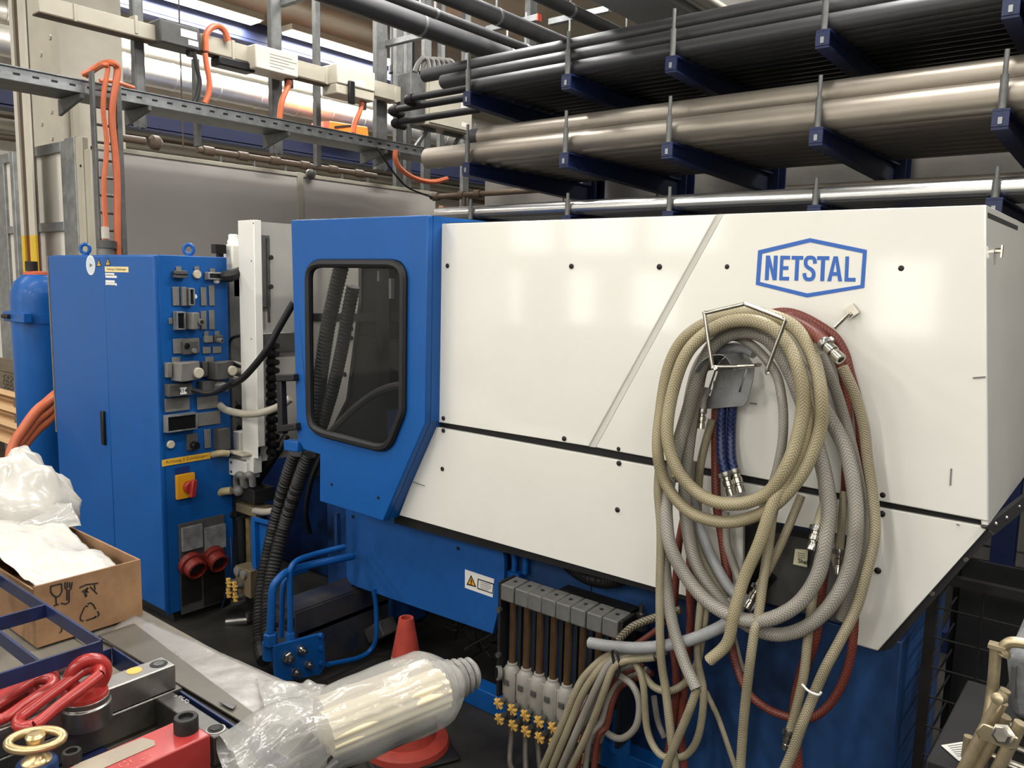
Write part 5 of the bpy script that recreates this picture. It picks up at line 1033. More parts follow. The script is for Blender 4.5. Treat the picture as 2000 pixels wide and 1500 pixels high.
for k, (a, y) in enumerate((([(1421, 740), (1412, 800), (1408, 850), (1410, 895), (1418, 930)], 2.10), ([(1441, 740), (1432, 800), (1426, 850), (1429, 895), (1437, 924)], 2.115))):
    hose(a, 10, [2.118, y, y-.02], h_bl, ('left', 'right')[k]+' dark blue hose with a bright coupling inside the rings', fit1=42)
hose([(1404, 745), (1397, 820), (1396, 900), (1402, 980), (1412, 1060), (1424, 1160)], 10, [2.12, 2.12, 2.08], h_re, 'red brown hose left of the blue ones, hanging inside the rings')
hose([(1382, 760), (1376, 780), (1371, 806)], 8, [2.07, 2.05], h_gr, 'very short grey hose end with coupling under the saddle edge', fit1=34)
hose([(1390, 820), (1372, 900), (1362, 980), (1365, 1060), (1390, 1120), (1420, 1170)], 9, [2.10, 2.09, 2.06], h_th, 'pale hose inside the rings, left of the red one')
hose([(1355, 900), (1345, 1000), (1350, 1080), (1385, 1150), (1430, 1190)], 9.5, [2.10, 2.08, 2.04], h_gr, 'grey hose inside the left edge of the rings')
hose([(1415, 1000), (1420, 1060), (1435, 1110), (1450, 1150)], 9, [2.11, 2.08], h_gr, 'grey hose end just under the blue hoses')
hose([(1522, 955), (1508, 1005), (1500, 1070), (1493, 1133), (1480, 1207), (1471, 1235), (1464, 1317), (1453, 1408), (1444, 1510)], 9.5, [2.0, 1.98, 1.93, 1.92], h_th, 'pale hose falling straight down through the middle to the bottom edge')
hose([(1565, 968), (1532, 1053), (1504, 1104), (1478, 1150)], 8.5, [2.06, 2.02, 1.99], h_th, 'pale hose with coupling slanting left behind the middle hose', fit1=44)
hose([(1612, 970), (1604, 1005), (1594, 1036)], 8, [2.04, 1.99], h_th, 'short pale hose end with bright coupling near the oil label', fit1=40)
hose([(1648, 960), (1643, 1020), (1640, 1080)], 7.5, [2.07, 2.05], h_th, 'thin pale hose end with dull coupling at the right', fit1=40)
# left falling hoses
hose([(1290, 900), (1286, 960), (1288, 1040), (1290, 1170), (1292, 1280), (1299, 1353), (1310, 1427), (1320, 1510)], 9.5, [1.98, 1.97, 1.95, 1.93], h_th, 'pale hose falling down the left side to the bottom edge')
hose([(1296, 930), (1294, 1000), (1300, 1097), (1311, 1207), (1333, 1284), (1360, 1344)], 13, [2.02, 2.0, 1.96, 1.93], h_gr, 'thick grey hose falling on the left and kinked at its lower end')
hose([(1360, 1344), (1350, 1380), (1338, 1410), (1310, 1474), (1296, 1510)], 9, [1.93, 1.92, 1.92], h_th, 'pale hose coming out of the kinked grey end, slanting left')
hose([(1378, 1130), (1369, 1188), (1361, 1280), (1373, 1353), (1369, 1427), (1347, 1468), (1321, 1480), (1290, 1472), (1264, 1427), (1256, 1335), (1238, 1293), (1208, 1282)], 8, [2.04, 2.0, 1.97, 1.97, 2.0], h_th, 'thin pale hose making the deepest loop below the flow regulator end')
hose([(1215, 1276), (1238, 1288), (1255, 1317), (1277, 1342), (1310, 1349), (1339, 1334), (1360, 1298), (1373, 1236), (1380, 1180)], 8.5, [2.0, 1.99, 2.02, 2.04], h_th, 'thin pale hose making the shallow loop under the silver stub')
hose([(1152, 1256), (1200, 1263), (1260, 1264), (1330, 1256), (1395, 1231), (1430, 1205), (1455, 1160)], 13, [1.97, 1.97, 1.99, 2.03], h_si, 'silver braided hose stub pointing left over the flow regulator')
hose([(1208, 1250), (1240, 1222), (1285, 1204), (1330, 1190)], 9, [2.02, 2.05, 2.08], braid('dark braided hose weave', (140, 132, 108), (60, 54, 44), k=90, tw=6), 'dark braided hose rising right of the regulator header')
for k, (dx2, dy2, m, r) in enumerate(((0, 0, h_th, 9), (13, 9, h_th, 9), (28, 20, h_gr, 8.5), (44, 36, h_th, 8.5))):
    hose([(1300-dx2*.5, 1272+dy2*.35), (1219+dx2*.1, 1276+dy2*.4), (1180+dx2*.35, 1286+dy2*.6), (1144+dx2*.8, 1320+dy2*.8), (1124+dx2, 1352+dy2), (1104+dx2, 1396+dy2), (1062+dx2*1.2, 1500)], r, [2.02-.012*k, 1.97-.01*k, 1.93], m, ('uppermost', 'second', 'third', 'lowest')[k]+' pale hose of the tied bundle curving down to the left')
for k in range(5):
    hose([(1240+k*8, 1290+k*6), (1205+k*3, 1302+k*9), (1170+k*7, 1335+k*9), (1140+k*11, 1385+k*8), (1112+k*14, 1440), (1092+k*17, 1510)], 7.5, [2.05, 2.0, 1.96], h_re if k % 2 == 0 else h_gr, ('first', 'second', 'third', 'fourth', 'fifth')[k]+' hose from the left in the darker red and grey bunch below the tie')
hose([(1205, 1318), (1237, 1338), (1249, 1374), (1240, 1419), (1216, 1441), (1188, 1434), (1166, 1408)], 8, [1.99, 1.98, 2.0], h_gr, 'grey hose end curling into a small hook below the regulator')
zt_p = [onY(*p, 1.955) for p in ((1196, 1272), (1200, 1300), (1206, 1322), (1210, 1300), (1204, 1275))]
tag(MB().tube(zt_p, .004, 6, 4, closed=True).build('cable_tie', m_black), 'black tie around the pale hose bundle', 'tie')
# red hoses behind
hose([(1342, 980), (1326, 1060), (1318, 1160), (1313, 1243), (1320, 1310), (1316, 1380), (1300, 1510)], 8.5, [2.12, 2.08, 2.05], h_re, 'red brown hose behind the left falling hoses')
hose([(1350, 1050), (1347, 1115), (1347, 1225), (1340, 1320), (1330, 1420), (1335, 1510)], 9, [2.12, 2.09, 2.06], h_re, 'red brown hose right of the kinked grey hose')
hose([(1300, 1215), (1270, 1240), (1230, 1262), (1180, 1268)], 7, [2.08, 2.06, 2.03], h_re, 'thin red hose beside the dark braided hose')
hose([(1668, 1140), (1668, 1243), (1653, 1317), (1622, 1372), (1585, 1400), (1541, 1402), (1493, 1380), (1457, 1346), (1436, 1298), (1425, 1230)], 8.5, [2.10, 2.06, 2.04, 2.04, 2.08], h_re, 'red brown hose making the wide low loop at the right')
hose([(1610, 1100), (1598, 1170), (1590, 1243), (1568, 1317), (1552, 1400), (1556, 1510)], 12, [2.08, 2.05, 2.03], h_re, 'thick red hose falling behind the white tie')
hose([(1590, 1150), (1580, 1243), (1568, 1317), (1554, 1385), (1544, 1432)], 9, [2.04, 2.0, 1.99], h_th, 'pale hose with dull coupling beside the thick red hose', fit1=34)
hose([(1380, 1350), (1400, 1400), (1420, 1450), (1440, 1510)], 6, [2.09, 2.06], h_th, 'thin dark beige hose slanting right at the bottom')
for k, pts in enumerate(([(1430, 1235), (1440, 1280), (1452, 1310)], [(1275, 1360), (1285, 1410), (1300, 1440)])): hose(pts, 7, 2.1, h_gr, ('thin grey hose end left of the middle falling hose', 'thin grey hose end inside the deep loop')[k])
tag(MB().tube([onY(*p, 1.945) for p in ((1566, 1336), (1580, 1350), (1598, 1357), (1604, 1352))], .003, 6, 5).build('cable_tie', m_lw), 'white tie bridging the two right hanging hoses', 'tie')
# ================================================================== traffic cone
cp = onZ(792, 1462, 0); TC = thing('traffic_cone', 'red and white traffic cone on the floor in front of the machine', 'cone', cp)
m_cred = mat('faded cone red', (158, 58, 46), .5, var=.14, scale=14); m_cwh = mat('dirty cone white', (186, 176, 160), .5, c2=(140, 122, 100), scale=7)
ht_ = .50
def rc(h): return .116-(.116-.026)*h/ht_
rot = math.radians(20)
b = MB(); q = [V((math.cos(rot+i*math.pi/2), math.sin(rot+i*math.pi/2), 0))*.22 for i in range(4)]; b.prism([cp+p for p in q], (0, 0, .02)); b.build('base', m_black, TC, bevel=.01)
MB().lathe(cp+V((0, 0, .02)), (0, 0, 1), [(.16, 0), (.155, .02), (.125, .035)], 28).build("foot_ring", m_cred, TC)
for h0, h1, m in ((.025, .11, m_cred), (.11, .36, m_cwh), (.36, ht_, m_cred)): 
    pr = [(rc(h0)+(.0 if h0 > .03 else .01), h0), (rc(h1), h1)]
    if h1 == ht_: pr += [(rc(h1)-.008, h1), (rc(h1)-.004, h1-.06)]
    MB().lathe(cp, (0, 0, 1), pr, 28).build('cone_band', m, TC)
# ================================================================== bench in the left foreground
from mathutils import noise as NZ
ZB = .70
m_film = mat('milky plastic film', (134, 130, 125), .28, var=.06, scale=5, bump=.25, bscale=14, coat=.15)
m_film2 = mat('white bag film', (188, 184, 176), .25, var=.05, scale=5, bump=.3, bscale=16, coat=.3)
def clearfilm(name, a, c=(176, 174, 168)): return mat(name, c, .12, alpha=a, spec=.7, bump=.5, bscale=22)
m_clear = clearfilm('clear plastic film', .46); m_clear2 = clearfilm('cloudy plastic film', .72)
be0, be1 = onZ(283, 1208, ZB), onZ(610, 1362, ZB)
yE = (be0.y+be1.y)/2+.01
BN = thing('work_bench', 'low wooden bench covered with boards and film in the left foreground', 'bench', (-2.2, .7, 0))
for k in range(4): bx('top_board', mat('grey bench board', (104, 98, 88), .6, var=.12, scale=4, stretch=(.4, 4, 4)), -3.5, -1.28, .24+k*(yE-.24)/4+.001, .24+(k+1)*(yE-.24)/4-.001, ZB-.04, ZB-.004, BN, .002)
for x in (-3.4, -1.55):
    for y in (.3, yE-.09): bx('leg', m_woodd, x, x+.07, y, y+.07, 0, ZB-.04, BN)
for y in (.33, yE-.06): bx('apron', m_woodd, -3.33, -1.55, y, y+.025, ZB-.14, ZB-.04, BN)
def sheet(name, c00, c10, c11, c01, m, amp=.01, fr=6., nu=24, nv=16, seed=0., edge=0., parent=None, thick=.0015, lift=0.):
    b = MB(); c00, c10, c11, c01 = map(V, (c00, c10, c11, c01)); nn = (c10-c00).cross(c01-c00).normalized()
    if nn.z < 0: nn = -nn
    vs = []
    for j in range(nv+1):
        for i in range(nu+1):
            u, v = i/nu, j/nv; p = (c00*(1-u)+c10*u)*(1-v)+(c01*(1-u)+c11*u)*v
            q = p*fr+V((seed, seed*1.3, seed*.7)); d = NZ.noise(q)*.6+abs(NZ.noise(q*2.3))*.5
            e = V((NZ.noise(q*1.7+V((9, 0, 0))), NZ.noise(q*1.7+V((0, 9, 0))), 0))*edge
            vs.append(p+nn*(amp*(d+.35)+lift)+e)
    fs = [(j*(nu+1)+i, j*(nu+1)+i+1, (j+1)*(nu+1)+i+1, (j+1)*(nu+1)+i) for j in range(nv) for i in range(nu)]
    b.add(vs, fs); o = b.build(name, m, parent, ang=75)
    sm = o.modifiers.new('thickness', 'SOLIDIFY'); sm.thickness = thick; return o
zf = ZB
tag(sheet('plastic_sheet', onZ(262, 1207, zf), onZ(615, 1362, zf), onZ(520, 1440, zf), onZ(190, 1250, zf), m_film, .006, 9, 40, 14, 1., lift=.006), 'milky plastic sheet along the far edge of the bench', 'plastic sheet')
tag(sheet('plastic_film', onZ(500, 1335, zf+.01), onZ(640, 1348, zf+.03), onZ(590, 1440, zf+.02), onZ(530, 1425, zf+.02), m_clear, .03, 9, 26, 20, 4., .012), 'crumpled clear film at the near right end of the bench', 'plastic film')
sb_ = MB().prism([onZ(p, q, ZB+.012) for p, q in ((192, 1243), (262, 1220), (528, 1420), (505, 1432))], (0, 0, .004)); tag(sb_.build('metal_strip', mat('dull aluminium sheet', (98, 93, 85), .45, metal=.4, var=.12), None), 'long dull metal sheet lying on the film beside the steel tray', 'metal sheet')
tag(MB().prism([onZ(p, q, ZB+.02) for p, q in ((428, 1372), (440, 1370), (462, 1378), (455, 1386), (448, 1384))], (0, 0, .002)).build('metal_offcut', m_steeld), 'small bent metal offcut on the dull metal sheet', 'offcut')
# ------------------------------------------------------------------ carton with liner
bc = onZ(279, 1204, ZB); XBx = bc.x; yfar = bc.y; ynear = onX(72, 1262, XBx).y; ztp = onX(276, 1092, XBx).z; xfar = XBx-.62
CT = thing('carton', 'open cardboard carton with food safe and recycling marks, lined with film', 'box', (XBx-.3, (yfar+ynear)/2, ZB))
m_card = mat('brown cardboard', (146, 112, 80), .75, var=.07, scale=8, c2=(126, 94, 66)); zc0 = ZB+.004; tk = .006
side = MB().box(XBx-tk, XBx, ynear, yfar, zc0, ztp); so_ = side.build('side_wall', m_card, CT, bevel=.001)
bx('far_wall', m_card, xfar, XBx-tk, yfar-tk, yfar, zc0, ztp+.0, CT, .001); bx('near_wall', m_card, xfar, XBx-tk, ynear, ynear+tk, zc0, ztp-.01, CT, .001); bx('back_wall', m_card, xfar, xfar+tk, ynear+tk, yfar-tk, zc0, ztp, CT, .001); bx('bottom', m_card, xfar+tk, XBx-tk, ynear+tk, yfar-tk, zc0, zc0+.005, CT)
def markX(pts, wd=.0035, closed=False, par=so_):
    P_ = [onX(px, py, XBx+.0006) for px, py in pts]; b = MB()
    if closed: P_ = P_+[P_[0]]
    for a_, c_ in zip(P_, P_[1:]): b.bar(a_, c_, .0008, wd, up=(0, (c_-a_).z, -(c_-a_).y) if abs((c_-a_).z) > 1e-6 or abs((c_-a_).y) > 1e-6 else (0, 0, 1))
    return b.build('printed_mark', MATS['label black'], par, smooth=False)
markX([(99, 1145), (120, 1140), (121, 1155), (116, 1164), (110, 1166), (104, 1163), (99, 1156)], closed=True); markX([(109, 1166), (110, 1180)]); markX([(105, 1183), (115, 1180)])
markX([(127, 1137), (127, 1148), (131, 1152), (131, 1173)]); markX([(141, 1137), (139, 1150), (135, 1153), (135, 1176), (128, 1180), (119, 1178)]); markX([(131.5, 1137), (131.5, 1148)]); markX([(136, 1137), (136, 1148)])
markX([(155, 1148), (168, 1142), (192, 1139)]); markX([(160, 1156), (172, 1148), (165, 1162)]); markX([(176, 1146), (190, 1160)]); markX([(184, 1142), (186, 1152)]); markX([(168, 1160), (168, 1166)], .006); markX([(163, 1158), (168, 1154), (173, 1157)])
markX([(171, 1180), (177, 1177), (183, 1182), (187, 1190)]); markX([(165, 1186), (157, 1204), (157, 1211), (163, 1213)]); markX([(168, 1212), (188, 1205)]); markX([(190, 1194), (194, 1199), (190, 1205)]); markX([(166, 1184), (172, 1184)]); markX([(187, 1203), (183, 1208)])
markX([(101, 1213), (111, 1210), (118, 1217)], .003); markX([(119, 1215), (121, 1232), (116, 1236)], .003)
tag(sheet('box_liner', V((XBx-.01, ynear+.01, ztp-.012)), V((XBx-.012, yfar-.05, ztp-.025)), V((xfar-.02, yfar-.02, ztp+.02)), V((xfar-.02, ynear, ztp+.05)), m_film2, .035, 8, 34, 26, 2., .008, lift=-.01), 'white plastic liner filling the open carton', 'plastic liner')
tag(sheet('plastic_film', onX(150, 1040, XBx-.42)+V((0, 0, .0)), onX(140, 990, XBx-.5), onX(40, 985, XBx-.75), onX(-20, 1100, XBx-.45), m_clear2, .05, 7, 22, 22, 6., .02), 'loose cloudy film standing up over the rear of the carton', 'plastic film')
def blob(name, c, r, m, label, cat, amp=.25, fr=5., seed=0., n=26, fold=1.):
    b = MB(); b.ball((0, 0, 0), 1., n); vs = []
    for p in b.v:
        q = V((p.x, p.y, p.z)); d = NZ.noise(q*fr*.4+V((seed, 0, 0)))*amp+abs(NZ.noise(V((q.x*fr, q.y*fr, q.z*1.5))+V((0, seed, 0))))*amp*.6*fold
        vs.append(V((q.x*r[0], q.y*r[1], q.z*r[2]))*(1+d)+V(c))
    b.v = vs; zmin = min(p.z for p in vs)
    return tag(b.build(name, m, None, ang=80), label, cat)
pbg = onZ(5, 1120, ZB)
blob('plastic_bag', (pbg.x-.02, pbg.y+.06, ZB+.17), (.14, .17, .20), m_film2, 'large knotted white plastic bag behind the carton at the left edge', 'plastic bag', .3, 6, 3., 34)
# ------------------------------------------------------------------ blue flat bar rack over the bench
m_nv = mat('navy flat bar', (22, 36, 76), .42, var=.14, scale=12, c2=(15, 24, 52))
zr = .93; C1 = onZ(198, 1249, zr); xa = C1.x; ya1 = C1.y; xb_ = onZ(92, 1178, zr).x; yb_2 = onZ(78, 1291, zr).y; xc = onZ(4, 1112, zr).x
RK = thing('bar_rack', 'navy blue rack of welded flat bars left of the red lifting rings', 'rack', (xb_, (ya1+yb_2)/2, ZB))
hb = .032
def fb(name, p0, p1, par, m=m_nv, h=hb): return MB().bar(V(p0)-V((0, 0, h/2)), V(p1)-V((0, 0, h/2)), .006, h).build(name, m, par, bevel=.001)
fb('long_bar', (xa, ya1, zr), (xc-.2, ya1, zr), RK); fb('long_bar', (xa, yb_2, zr), (xc-.2, yb_2, zr), RK)
yl_ = yb_2-.33
for x in (xa, xb_, xc): fb('cross_bar', (x+.003, ya1-.003, zr), (x+.003, yl_, zr), RK)
fb('long_bar', (xa, yl_, zr), (xc-.2, yl_, zr), RK)
for x in (xa-.01, xc):
    for y in (ya1-.01, yl_+.01): bx('leg', m_nv, x-.012, x, y-.006, y+.006, ZB, zr-hb, RK)
# ------------------------------------------------------------------ steel tray with mould plates
zt4 = .765; T1 = onZ(226, 1262, zt4); T2 = onZ(549, 1483, zt4)
ytr = (T1.y+T2.y)/2; TR = thing('steel_tray', 'navy steel tray holding mould plates in the left foreground', 'tray', ((T1.x+T2.x)/2, ytr-.3, ZB))
xT1, xT2 = T1.x, T2.x; yT0 = ytr-.62
fb('long_side', (xT1, ytr, zt4), (xT2, ytr, zt4), TR, h=.05); fb('long_side', (xT1, yT0, zt4), (xT2, yT0, zt4), TR, h=.05); fb('short_side', (xT1, ytr-.004, zt4), (xT1, yT0, zt4), TR, h=.05); fb('short_side', (xT2, ytr-.004, zt4), (xT2, yT0, zt4), TR, h=.05)
bx('floor_bar', m_nv, xT1, xT2, ytr-.22, ytr-.17, ZB+.002, ZB+.008, TR); bx('floor_bar', m_nv, xT1, xT2, yT0+.1, yT0+.15, ZB+.002, ZB+.008, TR); bx('floor_plate', m_shadow, xT1+.01, xT2-.15, yT0+.16, ytr-.23, ZB+.002, ZB+.005, TR)
def strokes(name, m, o, xd, yd, n, pitch, h, par, seed=1):
    # worn, illegible engraved characters: short strokes
    rr = random.Random(seed); o, xd, yd = V(o), V(xd).normalized(), V(yd).normalized(); b = MB()
    for i in range(n):
        c = o+xd*(i-n/2)*pitch
        for _ in range(2):
            a_ = c+xd*rr.uniform(-.3, .3)*pitch+yd*rr.uniform(-.5, .5)*h; b.bar(a_, a_+xd*rr.uniform(-.3, .3)*pitch+yd*rr.choice((-.6, .6, .4))*h, pitch*.16, .0004)
    return b.build(name, m, par, smooth=False)
# upper steel bar (across), lower plate frame
zu = .83; zl = .772
a1_, a2_ = onZ(314, 1285, zu), onZ(343, 1297, zu)
SBm = thing('steel_bar', 'machined steel bar with countersunk bolts across the tray', 'steel bar', (a2_.x, a2_.y-.2, zl))
yA1 = a2_.y; ub = bx('bar', m_steel, a1_.x-.005, a2_.x, yA1-.42, yA1, zl+.001, zu, SBm, .003)
for px, py in ((310, 1297), (218, 1279)):
    p = onZ(px, py, zu) if px > 300 else onZ(px, py, zu); 
    if px > 300: MB().lathe((p.x, p.y, zu-.0005), (0, 0, 1), [(.019, 0), (.019, .001), (.016, .0015)], 20).build('counterbore', m_shadow, SBm); MB().lathe((p.x, p.y, zu), (0, 0, 1), [(.013, 0), (.013, .002)], 6).build('bolt', m_steeld, SBm)
p = onZ(262, 1310, zu); MB().lathe((p.x, p.y, zu), (0, 0, 1), [(.016, 0), (.016, .0008)], 20).build('orange_sticker', mat('orange sticker', (222, 160, 70), .5), SBm)
strokes('engraving', m_clip, onZ(222, 1317, zu+.0004), (.05, 1, 0), (-1, .05, 0), 9, .0062, .006, SBm, 2)
MF = thing('mould_plate', 'dark steel mould frame with bolt holes under the red lifting rings', 'mould plate', (a2_.x+.1, yA1-.3, ZB))
l1, l2, l3 = onZ(300, 1362, zl), onZ(342, 1350, zl), onZ(452, 1425, zl); xw = onZ(296, 1364, zl)
m_mf = m_steeld
yB1 = l3.y; yB0 = onZ(416, 1441, zl).y
bx('frame_bar', m_mf, a1_.x-.01, xw.x+.004, yA1-.44, yA1+.012, ZB+.01, zl, MF, .003)          # under the upper bar, runs across
bx('frame_bar', m_mf, xw.x+.005, l3.x, yB0, yB1, ZB+.01, zl, MF, .003)
bx('frame_bar', m_mf, xw.x+.005, l3.x, yA1-.44, yA1-.38, ZB+.01, zl, MF, .003)
for px, py in ((251, 1362), (421, 1424)):
    p = onZ(px, py, zl); MB().lathe((p.x, p.y, zl-.0005), (0, 0, 1), [(.02, 0), (.02, .0012), (.017, .0016)], 20).build('counterbore', m_steel, MF); MB().lathe((p.x, p.y, zl), (0, 0, 1), [(.0165, 0), (.0165, .0015)], 16).build('bolt_hole', m_shadow, MF); MB().lathe((p.x, p.y, zl), (0, 0, 1), [(.011, 0), (.011, .003)], 6).build('bolt', m_dark, MF)
strokes('engraving', m_clip, onZ(236, 1386, zl+.0004), (.05, 1, 0), (-1, .05, 0), 7, .007, .006, MF, 3); strokes('engraving', m_lw, onZ(358, 1366, zl+.0004), (1, .02, 0), (0, 1, 0), 9, .0055, .006, MF, 4)
p = onZ(106, 1410, zl); MB().lathe((p.x, p.y, zl), (0, 0, 1), [(.017, 0), (.017, .0008)], 20).build('orange_sticker', MATS['orange sticker'], MF)
# red clamp bar with cap screws
zrd = .80; r1, r2 = onZ(342, 1408, zrd), onZ(411, 1434, zrd)
RB = thing('red_clamp_bar', 'red painted clamp bar with cap screws at the lower left edge', 'clamp bar', (r2.x, r2.y-.2, ZB))
bx('bar', mat('worn red paint', (150, 44, 42), .42, var=.12, scale=10, coat=.2), r1.x, r2.x, r2.y-.45, r2.y, ZB+.01, zrd, RB, .004)
gp = [onZ(px, py, zrd+.0006) for px, py in ((278, 1441), (302, 1447), (303, 1456), (190, 1506), (110, 1520), (150, 1492))]
plate(MB(), gp, [], (0, 0, .0006)).build('bare_patch', mat('bare steel patch', (140, 128, 112), .5, var=.12), RB)
strokes('engraving', mat('pale engraving', (214, 110, 96), .5), onZ(268, 1483, zrd+.0006), (.1, 1, 0), (-1, .1, 0), 5, .013, .011, RB, 5)
def capscrew(px, py, zz, r, h, par):
    p = onZ(px, py, zz+h); MB().lathe((p.x, p.y, zz), (0, 0, 1), [(r, 0), (r, h-.003), (r*.93, h), (r*.62, h), (r*.6, h-.008)], 24).build('cap_screw', m_dark, par); MB().lathe((p.x, p.y, zz+h-.0085), (0, 0, 1), [(r*.58, 0), (r*.58, .001)], 6).build('hex_socket', m_shadow, par)
capscrew(363, 1399, zrd, .0235, .03, RB); capscrew(140, 1466, zrd, .0165, .022, RB)
# red swivel lifting rings
def liftring(label, base, br, bh, eye_c, eye_R, l0, l1_, lw, lr, ang):
    t = thing('lifting_ring', label, 'lifting ring', base)
    MB().lathe(base, (0, 0, 1), [(br, 0), (br, bh*.75), (br*.92, bh*.8), (br*.92, bh)], 32).build('swivel_base', m_steel, t, bevel=.001)
    eb = base+V((0, 0, bh)); d = (l1_-l0).normalized(); u = V((math.cos(ang), math.sin(ang), 0))
    MB().lathe(eb, (0, 0, 1), [(br*.9, 0), (br*.88, .008), (br*.5, .014)], 28).build('swivel_collar', m_red, t)
    ring = [eye_c+u*eye_R*math.cos(a)+V((0, 0, 1))*eye_R*math.sin(a) for a in [i*math.pi/9 for i in range(18)]]
    MB().tube(ring, .0135, 10, 2, closed=True).build('eye', m_red, t)
    sd_ = d.cross(V((0, 0, 1))).normalized(); pts = []
    for i in range(9): a = -math.pi/2+math.pi*i/8; pts.append(l1_+sd_*lw*math.sin(a)+d*lw*math.cos(a))
    for i in range(9): a = math.pi/2+math.pi*i/8; pts.append(l0+sd_*lw*math.sin(a)+d*lw*math.cos(a))
    MB().tube(pts, lr, 12, 3, closed=True).build('link', m_red, t)
    return t
bs = onZ(168, 1410, zl); bs.z = zl
liftring('red swivel lifting ring on a round steel base, nearest the steel bar', bs, .05, .058, onZ(172, 1318, zl+.098), .033, onZ(170, 1320, zl+.105), onZ(62, 1402, zu+.016), .024, .0115, math.radians(75))
bs2 = onZ(20, 1420, zl); bs2.z = zl; bs2.x -= .07; bs2.y += .02
liftring('second red lifting ring, partly cut by the left edge', V((onZ(100, 1345, zl).x, onZ(100, 1345, zl).y, zl)), .038, .05, onZ(82, 1330, zl+.075), .024, onZ(76, 1340, zl+.085), onZ(-2, 1392, zu+.016), .026, .011, math.radians(40))
p = onZ(117, 1300, zl+.06); hbt = thing('hex_bolt', 'bright hexagon bolt head on a steel boss behind the red rings', 'bolt', (p.x, p.y, zl)); MB().lathe((p.x, p.y, zl), (0, 0, 1), [(.03, 0), (.03, .035), (.026, .04)], 24).build('boss', m_steel, hbt); MB().lathe((p.x, p.y, zl+.04), (0, 0, 1), [(.016, 0), (.016, .016), (.014, .019)], 6).build('head', m_chrome, hbt)
p = onZ(12, 1352, zl+.05); tag(MB().box(p.x-.05, p.x+.03, p.y-.08, p.y+.03, zl, zl+.06).lathe((p.x-.01, p.y-.01, zl+.06), (0, 0, 1), [(.015, 0), (.015, .001)], 16).build('red_block', m_red, None, bevel=.006), 'red steel block with a hole at the left edge', 'block')
# bronze eye bolt on a blue cap
p = onZ(72, 1490, ZB+.09); EB = thing('eye_bolt', 'pale bronze eye bolt on a blue cap in the lower left corner', 'eye bolt', (p.x, p.y, ZB))
m_brz = mat('pale bronze', (196, 172, 128), .3, metal=.8, var=.12, scale=20)
MB().lathe((p.x, p.y, ZB), (0, 0, 1), [(.035, 0), (.035, .09), (.032, .094)], 28).build('cap', mat('blue anodised cap', (44, 70, 120), .35, metal=.3), EB); MB().lathe((p.x, p.y, ZB+.094), (0, 0, 1), [(.026, 0), (.026, .003), (.016, .012), (.013, .03), (.017, .05), (.012, .056)], 20).build('shank', m_brz, EB)
u = V((.62, .78, 0)).normalized(); w_ = V((-u.y, u.x, 0)); c = V((p.x, p.y, ZB+.135)); MB().tube([c+u*.046*math.cos(a)+(w_*.02+V((0, 0, .008)))*math.sin(a) for a in [i*math.pi/9 for i in range(18)]], .0085, 10, 2, closed=True).build('ring', m_brz, EB)
# ------------------------------------------------------------------ film wrapped bundle of cream rolls
zp = ZB+.09
e0, e1 = onZ(560, 1460, zp), onZ(858, 1342, zp+.02); axd = (e1-e0).normalized()
PK = thing('wrapped_rolls', 'bundle of cream ribbed rolls in clear film leaning out over the bench end', 'package', (e0+e1)/2-V((0, 0, .09)))
m_crm = mat('cream ribbed roll', (212, 200, 168), .5, var=.06, scale=8)
def ribbed(p0, p1, R0, par, ribs=14, amp=.05, m=m_crm, nm='roll'):
    d = (p1-p0).normalized(); a = d.orthogonal().normalized(); b_ = d.cross(a); n = ribs*6; b = MB(); vs = []; L_ = 8
    for j in range(L_+1):
        for i in range(n):
            t = 2*math.pi*i/n; r = R0*(1+amp*math.cos(ribs*t)); vs.append(p0.lerp(p1, j/L_)+(a*math.cos(t)+b_*math.sin(t))*r)
    fs = [(j*n+i, j*n+(i+1) % n, (j+1)*n+(i+1) % n, (j+1)*n+i) for j in range(L_) for i in range(n)]+[tuple(range(n-1, -1, -1)), tuple(range(L_*n, (L_+1)*n))]
    b.add(vs, fs); o = b.build(nm, m, par, ang=60)
    MB().lathe(p1+d*.0005, d, [(R0*.45, 0), (R0*.45, .001)], 16).build('roll_bore', m_clip, o); return o
sdv = axd.cross(V((0, 0, 1))).normalized(); Rr = .044
ribbed(e0.lerp(e1, .22)+sdv*.01, e1+sdv*.01, Rr, PK); ribbed(e0.lerp(e1, .3)-sdv*.08+V((0, 0, -.015)), e1-sdv*.075+axd*.02+V((0, 0, -.015)), Rr*.9, PK, m=mat('dirty cream roll', (176, 164, 140), .55, var=.1)); ribbed(e0.lerp(e1, .1)+sdv*.005+V((0, 0, -.064)), e1-axd*.02+sdv*.0+V((0, 0, -.064)), Rr*.6, PK, m=m_dark)
b = MB(); n = 40; Lr = 44; vs = []; f0 = e0-axd*.10; f1 = e1+axd*.055
up_ = sdv.cross(axd).normalized()
if up_.z < 0: up_ = -up_
for j in range(Lr+1):
    t = j/Lr; c = f0.lerp(f1, t)-sdv*.03-up_*.014
    sq = 1. if t < .86 else 1-.45*((t-.86)/.14)**1.5
    fl = 1. if t > .25 else .55+.45*t/.25
    for i in range(n):
        a = 2*math.pi*i/n; ca, sa_ = math.cos(a), math.sin(a)
        rx = .088*(abs(ca)**.75)*(1 if ca > 0 else -1); rz = .07*(abs(sa_)**.8)*(1 if sa_ > 0 else -1)*fl
        p = c+sdv*rx*sq+up_*rz*sq; q = p*11; d = .012*NZ.noise(q)+.010*abs(NZ.noise(V((q.dot(axd)*.35, q.dot(sdv)*2.2, q.dot(up_)*2.2))))*(2.4 if t < .3 else 1)
        vs.append(p+(p-c).normalized()*d)
